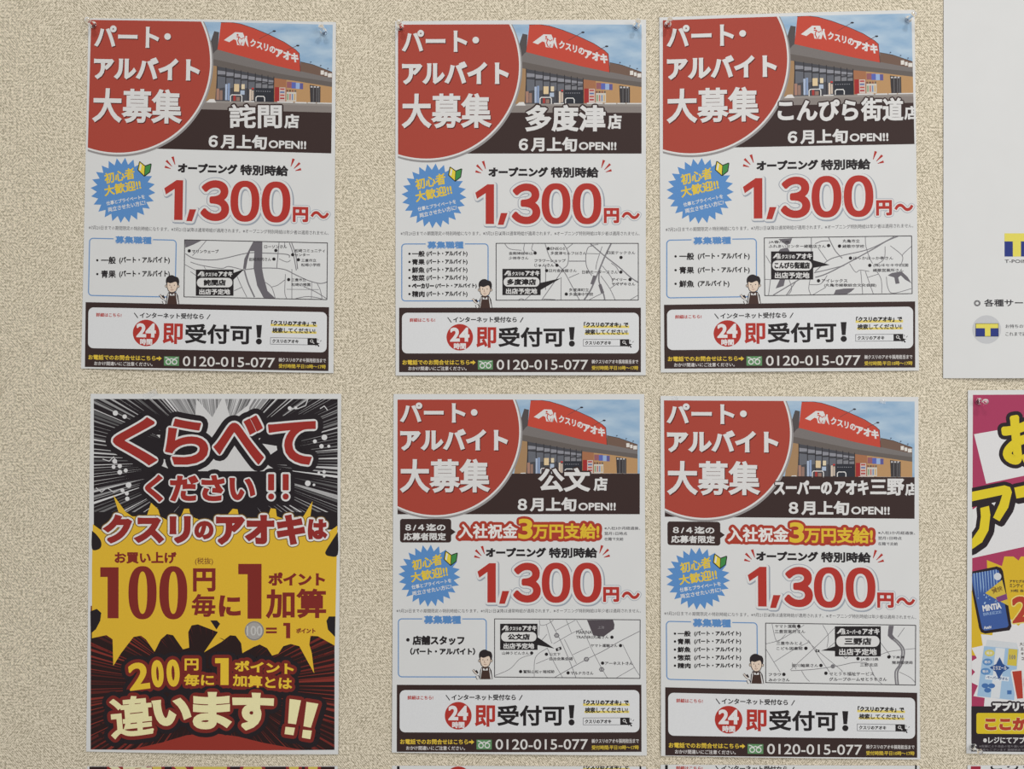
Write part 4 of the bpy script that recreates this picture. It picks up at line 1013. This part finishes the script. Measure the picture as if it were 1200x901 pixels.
    a.text(Z2, '円', (455, 88, 546, 182), MAR, 3.0, b=5.5); a.text(Z2, '毎', (450, 192, 546, 284), MAR, 3.0, b=4.5); a.text(Z2, 'に', (560, 197, 648, 283), MAR, 3.0, b=6)
    one(638, 70, 732, 291, MAR, 3.0); a.text(Z2, 'ポイント', (760, 104, 988, 158), MAR, 3.0, b=4); a.text(Z2, '加算', (750, 170, 993, 289), MAR, 3.0, b=5.5)
    a.text(Z2, '=', (750, 327, 794, 350), MAR, 3.0, b=3); one(820, 308, 848, 370, MAR, 3.0); a.text(Z2, 'ポイント', (872, 329, 950, 350), MAR, 3.0, b=1.4, res=2)
    a.emit('points_lettering', sh, yb)
    a = Art(); a.disc(Z2, 703, 340, 39, (168, 164, 160), 3.0, n=36)
    ring(a, Z2, ell(703, 340, 38, 38, 36, 2), ell(703, 340, 34, 34, 36, 2), (136, 132, 128), 3.3)
    a.text(Z2, '100', (672, 320, 735, 360), (196, 194, 190), 3.6, b=1.5, out=((2.5, (122, 118, 114)),)); a.emit('coin_picture', sh, yb)
    a = Art(); GY = (232, 194, 58); DR = (122, 42, 36)
    o4 = ((14, DR), (30, BK))
    a.text(Z2, '2', [(190, 476), (272, 460), (284, 572), (202, 583)], GY, 4.6, b=9, out=o4, res=5)
    a.text(Z2, '0', [(284, 460), (334, 456), (340, 566), (292, 570)], GY, 4.6, b=11, out=o4, res=5); a.text(Z2, '0', [(346, 456), (400, 455), (404, 564), (352, 566)], GY, 4.6, b=11, out=o4, res=5)
    a.text(Z2, '円', (422, 452, 478, 500), GY, 4.6, b=3, out=o4); a.text(Z2, '毎に', (420, 514, 541, 562), GY, 4.6, b=3, out=o4)
    one(545, 450, 600, 558, GY, 4.6, ((14, DR), (30, BK)))
    a.text(Z2, 'ポイント', [(625, 458), (862, 470), (862, 516), (625, 502)], GY, 4.6, b=3, out=o4); a.text(Z2, '加算とは', [(617, 514), (856, 528), (855, 578), (617, 562)], GY, 4.6, b=3, out=o4)
    a.emit('lower_points_lettering', sh)
    a = Art(); o5 = ((15, (124, 42, 36)), (32, BK))
    CR = (238, 230, 178)
    a.text(Z2, '違', [(112, 612), (288, 596), (300, 756), (128, 778)], CR, 5.2, b=7, out=o5, res=4); a.text(Z2, 'い', [(290, 622), (440, 602), (452, 712), (306, 728)], CR, 5.2, b=12, out=o5, res=4)
    a.text(Z2, 'ま', (456, 586, 610, 736), CR, 5.2, b=11, out=o5, res=4); a.text(Z2, 'す', [(614, 586), (784, 592), (778, 742), (620, 738)], CR, 5.2, b=11, out=o5, res=4)
    for P in ([(846, 614), (892, 620), (872, 716), (840, 712)], [(914, 626), (962, 634), (932, 730), (902, 724)]): shape(a, Z2, P, CR, 5.2, o5)
    for P in ([(830, 726), (868, 730), (862, 760), (826, 755)], [(900, 738), (936, 742), (930, 776), (896, 770)]): shape(a, Z2, P, CR, 5.2, o5)
    a.emit('slogan_different', sh)

s4 = Sheet('points_poster', 'black and yellow points poster with red lettering and radiating lines, lower left', 'poster',
           [(106.8, 461.4), (400.2, 461.4), (396.8, 882.8), (101.6, 880.0)], lambda u, v: .15 + 1.3 * v ** 4 * (math.sin(math.pi * u) + .5 * u) + .3 * math.sin(math.pi * v) * u)
def comp_warp(f0=0.0):
    src = [(467.4, 110.5, 396.0), (877.3, 106.0, 392.0)]
    return warp_from(src, [((110.5, 467.4), (396.0, 467.4)), ((106.0, 876.3), (392.0, 878.5))])
ZC1 = Z(95, 455, K, None); ZC2 = Z(95, 640, 901 / 261.0, None)
compare_poster(s4, ZC1, ZC2)

# ---------------------------------------------------------------- the white notice, upper right
s7 = Sheet('points_notice', 'large plain white notice with blue and yellow T marks, upper right corner', 'poster',
           [(1105.4, -120), (1400, -120), (1400, 443.2), (1104.6, 443.2)], lambda u, v: .2 + 3.4 * v ** 5 * min(1, u * 2.2) * (1 - .6 * u) + .5 * math.sin(math.pi * u) * v)
zE = Z(1150, 250, 5.3)
a = Art(); NAVY = (42, 56, 128); TY = (226, 214, 96)
a.rect(zE, 137, 126, 290, 270, NAVY, 1); a.rect(zE, 137, 126, 290, 176, TY, 1.6); a.rect(zE, 188, 176, 238, 270, TY, 1.6)
a.emit('point_logo', s7)
a = Art(); a.text(zE, 'T-POINT', (138, 289, 306, 310), (60, 58, 64), 1, b=1.0); a.emit('logo_caption', s7)
a = Art(); a.text(zE, '◎', (-52, 540, -12, 578), (80, 78, 82), 1, b=.8); a.text(zE, '各種サービス', (10, 534, 372, 580), (58, 56, 60), 1, b=2.0); a.emit('notice_heading', s7)
a = Art(); a.disc(zE, 25, 722, 88, (196, 197, 200), 1, n=48); o = a.emit('round_mark', s7)
a = Art(); a.rect(zE, -44, 684, 98, 766, (60, 60, 70), 1.5); a.rect(zE, -41, 687, 95, 763, NAVY, 1.8); a.rect(zE, -41, 687, 95, 714, TY, 2.2); a.rect(zE, 14, 714, 48, 763, TY, 2.2); a.emit('round_mark_letter', s7, o)
a = Art(); a.text(zE, 'お持ちのT', (140, 690, 268, 714), (70, 68, 72), 1, b=.6, res=2); a.text(zE, 'これまで通', (140, 738, 268, 762), (70, 68, 72), 1, b=.6, res=2); a.emit('notice_text', s7)

# ---------------------------------------------------------------- the pink sale poster, right edge
s8 = Sheet('sale_poster', 'pink sale poster with yellow lettering, cut by the right edge of the photo', 'poster',
           [(1133.6, 457.2), (1430, 455.2), (1430, 884.5), (1131.8, 882.2)], lambda u, v: .2 + .6 * math.sin(math.pi * u) + .5 * v * math.sin(math.pi * u))
zp = Z(1110, 440, 901 / 240.0); zq = Z(1110, 640, 901 / 261.0)
PINK = (168, 58, 94); PY = (222, 200, 42); PBK = (40, 30, 36)
a = Art(); a.poly(Z(0, 0, 1), [(1139.4, 462.6), (1423, 461), (1423, 880), (1137.6, 879.2)], PINK, .3); a.emit('pink_ground', s8)
a = Art()
a.poly(zp, [(115, 258), (560, 178), (590, 385), (168, 475)], (222, 221, 222), .8); a.poly(zp, [(107, 590), (150, 560), (640, 470), (700, 670), (107, 802)], (222, 221, 222), .8)
a.emit('white_panel', s8)
a = Art(); oo = ((17, PBK),)
a.text(zp, 'お', [(226, 186), (420, 150), (440, 380), (245, 396)], PY, 3.4, b=14, out=oo, res=5, round_=True)
a.emit('slogan_lettering', s8)
a = Art(); zpc = zp.clipped(106, 430, 1170, 820)
for pts in ([(60, 520), (248, 482), (272, 490), (280, 512), (264, 580), (226, 640), (198, 624), (226, 562), (238, 524), (60, 562)],
            [(142, 582), (180, 572), (186, 612), (178, 680), (150, 732), (104, 764), (60, 772), (60, 738), (108, 716), (138, 672), (145, 620)],
            [(290, 492), (430, 462), (500, 470), (480, 560), (400, 660), (380, 640), (440, 560), (452, 512), (300, 540)]):
    shape(a, zpc, pts, PY, 3.2, ()); a.line(zpc, [(p[0] + 8, p[1] + 7) for p in pts], 34, PBK, 2.2, closed=True); a.line(zpc, pts, 34, PBK, 2.5, closed=True)
a.emit('slogan_lettering', s8)
a = Art()
star(a, zq.clipped(96, 40, 1080, 640), 330, 300, 300, 248, 22, (214, 178, 44), .8, .1)
a.emit('yellow_burst', s8)
a = Art(); star(a, zq.clipped(96, 40, 1080, 660), 290, 500, 214, 180, 20, (222, 221, 222), 1.4, .12); a.emit('white_burst', s8)
a = Art(); zm_ = zq.clipped(98, 40, 400, 660)
a.poly(zm_, rr(88, 92, 212, 342, 18), PBK, 1.8) if False else a.poly(zm_, [(84, 104), (196, 80), (214, 86), (222, 100), (256, 322), (248, 338), (150, 352), (134, 346), (126, 330)], PBK, 1.8)
a.poly(zm_, [(92, 112), (194, 92), (206, 98), (244, 318), (238, 326), (148, 340), (138, 332)], (62, 92, 156), 2.2)
rb = random.Random(2)
for k in range(9):
    x = 104 + k * 11; a.poly(zm_, [(x, 108 - k * 1.8), (x + 3.5, 107 - k * 1.8), (x + 9, 190 + rb.uniform(-30, 20)), (x + 7, 190)], (150, 180, 214), 2.5)
for k in range(12): a.disc(zm_, 120 + rb.uniform(0, 80), 190 + rb.uniform(0, 40), rb.uniform(1.5, 3.5), (170, 196, 224), 2.6, n=8)
a.disc(zm_, 200, 121, 15, (206, 210, 216), 2.7, n=20)
a.poly(zm_, [(150, 188), (218, 134), (246, 240), (196, 214)], (206, 180, 66), 2.7); a.poly(zm_, [(192, 206), (236, 190), (240, 212), (204, 224)], (124, 66, 120), 3.0)
a.text(zm_, '口', (176, 164, 192, 180), (120, 90, 40), 3, b=.6); a.text(zm_, '爽快', [(176, 172), (216, 156), (220, 176), (182, 192)], (122, 92, 40), 3.0, b=1.2)
a.text(zm_, 'MINTIA', [(138, 238), (212, 226), (216, 250), (142, 263)], WHITE, 3.0, b=2.2); a.text(zm_, 'BREEZE', [(142, 268), (214, 258), (216, 268), (144, 280)], (140, 166, 204), 3.0, b=.6)
a.text(zm_, 'Asahi', [(144, 322), (174, 318), (175, 330), (145, 334)], WHITE, 3.0, b=.8)
a.emit('mint_pack_picture', s8)
a = Art()
a.poly(zq, [(146, 402), (284, 414), (266, 620), (118, 604)], (158, 188, 216), 1.9); a.poly(zq, [(150, 404), (158, 376), (276, 388), (284, 414)], (206, 210, 214), 1.8)
a.poly(zq, [(192, 408), (230, 411), (208, 612), (172, 610)], (214, 218, 222), 2.2)
a.poly(zq, [(208, 446), (222, 474), (248, 490), (222, 506), (204, 536), (192, 506), (168, 488), (194, 474)], (44, 78, 136), 2.6)
a.text(zq, 'エリエール', (180, 482, 236, 498), WHITE, 2.9, b=.6, res=2)
a.poly(zq, [(152, 518), (246, 526), (244, 544), (150, 536)], (214, 222, 230), 2.6); a.text(zq, 'ペーパータオル', [(156, 521), (242, 528), (241, 541), (155, 534)], (60, 84, 130), 2.9, b=.6, res=2)
for (x, y, c) in ((168, 430, (206, 196, 110)), (160, 466, (92, 138, 190)), (152, 504, (92, 138, 190))): a.disc(zq, x, y, 20, c, 2.5, 14, 18); a.text(zq, '吸水', (x - 12, y - 6, x + 12, y + 6), WHITE, 2.9, b=.5, res=1)
a.poly(zq, [(244, 412), (280, 415), (276, 482), (238, 478)], (206, 186, 74), 2.5); a.text(zq, '100', (248, 436, 272, 456), (80, 92, 130), 2.9, b=.6, res=1)
for (x, y) in ((150, 562), (160, 580), (176, 562)): a.disc(zq, x, y, 14, (70, 112, 170), 2.5, 10, 14)
a.rect(zq, 238, 580, 256, 596, (70, 112, 170), 2.5)
a.emit('towel_pack_picture', s8)
a = Art()
for s_, bx in (('アサヒグルー', (248, 134, 322, 146)), ('ミンティア', (248, 150, 318, 166)), ('30粒 各種', (252, 172, 322, 184))): a.text(zq, s_, bx, (74, 58, 44), 2.2, b=.7, res=2)
a.emit('product_text', s8)
a = Art()
for s_, bx in (('大王', (288, 386, 316, 400)), ('エリ', (292, 406, 316, 420)), ('キッ', (294, 426, 316, 438)), ('コー', (296, 446, 316, 458))): a.text(zq, s_, bx, (74, 58, 44), 2.2, b=.7, res=2)
a.emit('product_text', s8)
a = Art(); PR = (176, 62, 46)
a.text(zq, '2', [(256, 204), (330, 196), (336, 300), (260, 310)], PR, 3.0, b=9, out=((5, (226, 208, 120)),), res=4)
a.emit('price_figure', s8); a = Art(); a.text(zq, '1', [(258, 504), (296, 500), (300, 612), (280, 614)], PR, 3.0, b=7, out=((6, WHITE),), res=4); a.text(zq, '0', [(302, 500), (360, 496), (364, 606), (306, 612)], PR, 3.0, b=9, out=((6, WHITE),), res=4)
a.emit('price_figure', s8)
a = Art(); a.rect(zq, 95, 645, 1082, 828, (44, 36, 42), 2.0); o = a.emit('black_footer', s8)
a = Art(); a.text(zq, 'アプリで', (180, 628, 330, 664), WHITE, 4.2, b=3.2, out=((7, (44, 36, 42)),)); a.emit('footer_caption', s8, o)
a = Art(); a.poly(zq, rr(115, 672, 900, 756, 8), (216, 190, 42), 2.6); a.text(zq, 'ここから', (148, 690, 372, 742), PR, 3.4, b=5, out=((3, (226, 214, 140)),)); a.emit('footer_panel', s8, o)
a = Art(); a.text(zq, '※レジにてアプリ', (142, 768, 330, 794), WHITE, 2.6, b=.9); a.text(zq, '※店舗により商品の取り扱いがない', (126, 801, 330, 811), (140, 136, 140), 2.6, res=1); a.text(zq, '場合もございます 期間限定です', (126, 815, 320, 825), (140, 136, 140), 2.6, res=1)
a.emit('footer_note', s8, o)

# ---------------------------------------------------------------- the next row of sheets, only their top edges show
SG = 'sheets of the row below the frame'
def lower(name, label, corners, clip_y, grp=SG):
    return Sheet(name, label, 'poster', corners, lambda u, v: .2, grp, clip_y)
b1 = lower('lower_poster', 'black, red and yellow sheet just entering the bottom edge, under the black and yellow poster', [(103, 897.2), (396, 897.0), (396, 960), (103, 960)], 897.6)
DY = 76.0
Zb2 = Z(95, 640 + DY, 901 / 261.0)
a = Art(); zl = Zb2.clipped(36, 300, 1027, 820); a.rect(zl, 36, 500, 1027, 820, (52, 32, 30), .4)
a.emit('dark_ground', b1)
a = Art()
a.text(Zb2, '違', [(112, 612), (288, 596), (300, 756), (128, 778)], CREAM, 3, b=7, out=((13, (150, 54, 44)),)); a.text(Zb2, 'い', [(290, 622), (440, 602), (452, 712), (306, 728)], (214, 190, 90), 3, b=12, out=((13, (150, 54, 44)),))
a.text(Zb2, 'ます', (456, 540, 784, 738), (214, 190, 90), 3, b=11, out=((13, (150, 54, 44)),)); a.text(Zb2, '!!', (840, 540, 962, 770), (214, 190, 90), 3, b=11, out=((13, (150, 54, 44)),))
a.emit('bottom_lettering', b1)
b2 = lower('lower_flyer', 'white sheet with a red badge top, bottom edge under the 公文 flyer', [(459.6, 896.6), (757, 897.4), (757, 965), (459.6, 965)], 897.0)
def prb(x, y): return 40 + (x - 50) * 1107 / 1095, 335 + (y - 80) * 302 / 292
Zb = Z(455, 715 + 76.0, K, None, prb)
def lower_banner(sh, z):
    a = Art(); a.rect(z, 50, 80, 62, 372, BLACK, .6); a.rect(z, 1137, 80, 1145, 372, BLACK, .6); a.rect(z, 63, 288, 1136, 372, BROWN, .6)
    o = a.emit('banner_frame', sh); banner_top(sh, z, o)
lower_banner(b2, Zb)
b3 = lower('lower_flyer', 'white sheet with slanted caption tops at the bottom edge under the 三野 flyer', [(774, 895.4), (1077, 896.6), (1077, 965), (774, 965)], 895.8)
lower_banner(b3, Z(455, 715 + 79.5, K, lambda x, y: (WB6(x, min(y, 1e9) - 79.5)[0], WB6(x, y - 79.5)[1] + 79.5 + (x - 466) / 285 * -2), prb))
b4 = lower('lower_poster', 'white sheet with a small pink block at the bottom edge, under the pink sale poster', [(1133, 896.0), (1430, 897.0), (1430, 965), (1133, 965)], 897.2)
a = Art(); z1 = Z(0, 0, 1); a.rect(z1, 1137, 890, 1148.5, 902, (160, 46, 66), 1); a.text(z1, 'こちらから登録', (1160, 888, 1290, 903), BLACK, 1, b=.8); a.emit('top_lettering', b4)

# ---------------------------------------------------------------- clear push pins
def lathe(prof, n=28):
    vs, fs = [], []
    for r, h in prof:
        for i in range(n):
            t = 2 * math.pi * i / n; vs.append((r * math.cos(t), -h, r * math.sin(t)))
    for j in range(len(prof) - 1):
        for i in range(n):
            k = (i + 1) % n
            fs.append((j * n + i, (j + 1) * n + i, (j + 1) * n + k, j * n + k))
    fs.append(tuple(range(n))); fs.append(tuple(range((len(prof) - 1) * n, len(prof) * n))[::-1])
    return vs, fs
MM = .001
prof = [(2.7, 0), (2.95, .25), (2.95, .9), (2.6, 1.25), (1.75, 1.7), (1.35, 2.6), (1.2, 4.2), (1.3, 6.0), (1.7, 7.4), (2.15, 8.2), (2.3, 8.8), (2.2, 9.6), (1.8, 10.0), (.9, 10.15)]
hv, hf = lathe([(r * MM, h * MM) for r, h in prof])
nv, nf = lathe([(.12 * MM, -.35 * MM), (.5 * MM, .3 * MM), (.5 * MM, 5.0 * MM), (.3 * MM, 5.3 * MM)], 14)
def make_pin(label, sheet, x, y):
    t = thing('push_pin', label, 'push pin', 'clear push pins holding the sheets', (wx(x), -(sheet.lift(x, y) + 9 * LAY), wz(y)))
    return t
proto = None
for lab, sh, x, y in (('clear push pin in the top left corner of the 詫間 flyer', s1, 110.6, 30.2), ('clear push pin in the top right corner of the 詫間 flyer, over its blue sky', s1, 380.0, 38.2),
                      ('clear push pin in the top left corner of the 多度津 flyer', s2, 469.6, 33.2), ('clear push pin in the top right corner of the 多度津 flyer', s2, 745.2, 31.8),
                      ('clear push pin in the top left corner of the こんぴら街道 flyer', s3, 782.2, 29.6), ('clear push pin in the top right corner of the こんぴら街道 flyer', s3, 1063.2, 23.8),
                      ('clear push pin in the top left corner of the pink sale poster', s8, 1146.0, 470.2), ('clear push pin at the bottom left corner of the pink sale poster', s8, 1139.6, 874.0)):
    t = make_pin(lab, sh, x, y)
    if proto is None:
        hd = mesh_obj('pin_head', hv, hf, [PLASTIC], None, t)
        for p in hd.data.polygons: p.use_smooth = len(p.vertices) == 4
        nd = mesh_obj('pin_needle', nv, nf, [STEEL], None, t); nd['label'] = 'steel needle'
        proto = (hd, nd)
    else:
        for src in proto:
            c = src.copy(); c.parent = t; C.objects.link(c)

# ---------------------------------------------------------------- bits of clear tape on the lower row
def tape(label, sheet, x, y, w_, h_, ang):
    vs, fs = [], []
    n = 6; ca, sa = math.cos(ang), math.sin(ang)
    for k in (0, 1):
        for j in (0, 1):
            for i in range(n + 1):
                lx, ly = (i / n - .5) * w_, (j - .5) * h_
                px, py = x + lx * ca - ly * sa, y + lx * sa + ly * ca
                d = max(sheet.lift(px, py) + 10 * LAY, .0003) + (.00005 if k == 0 else 0) + .0004 * (2 * i / n - 1) ** 2
                vs.append((wx(px) - wx(x), -d, wz(py) - wz(y)))
    N = 2 * (n + 1)
    for i in range(n):
        a_, b_, c_, d_ = i, i + 1, n + 1 + i + 1, n + 1 + i
        fs += [(a_, d_, c_, b_), (N + a_, N + b_, N + c_, N + d_), (a_, b_, N + b_, N + a_), (d_, N + d_, N + c_, c_)]
    fs += [(0, N, N + n + 1, n + 1), (n, 2 * n + 1, N + 2 * n + 1, N + n)]
    o = mesh_obj('clear_tape', vs, fs, [TAPE]); o.location = (wx(x), 0, wz(y))
    o['label'] = label; o['category'] = 'tape'; o['group'] = 'bits of clear tape on the lower sheets'
tape('sliver of clear tape on the top edge of the black and yellow poster', s4, 177, 462.0, 17, 7, -.42)
tape('bit of clear tape on the top edge of the 三野 flyer at its right end', s6, 1033.5, 470.2, 7, 5, .2)
tape('bit of clear tape on the top edge of the 三野 flyer at its left end', s6, 791, 466.0, 7, 4, .1)
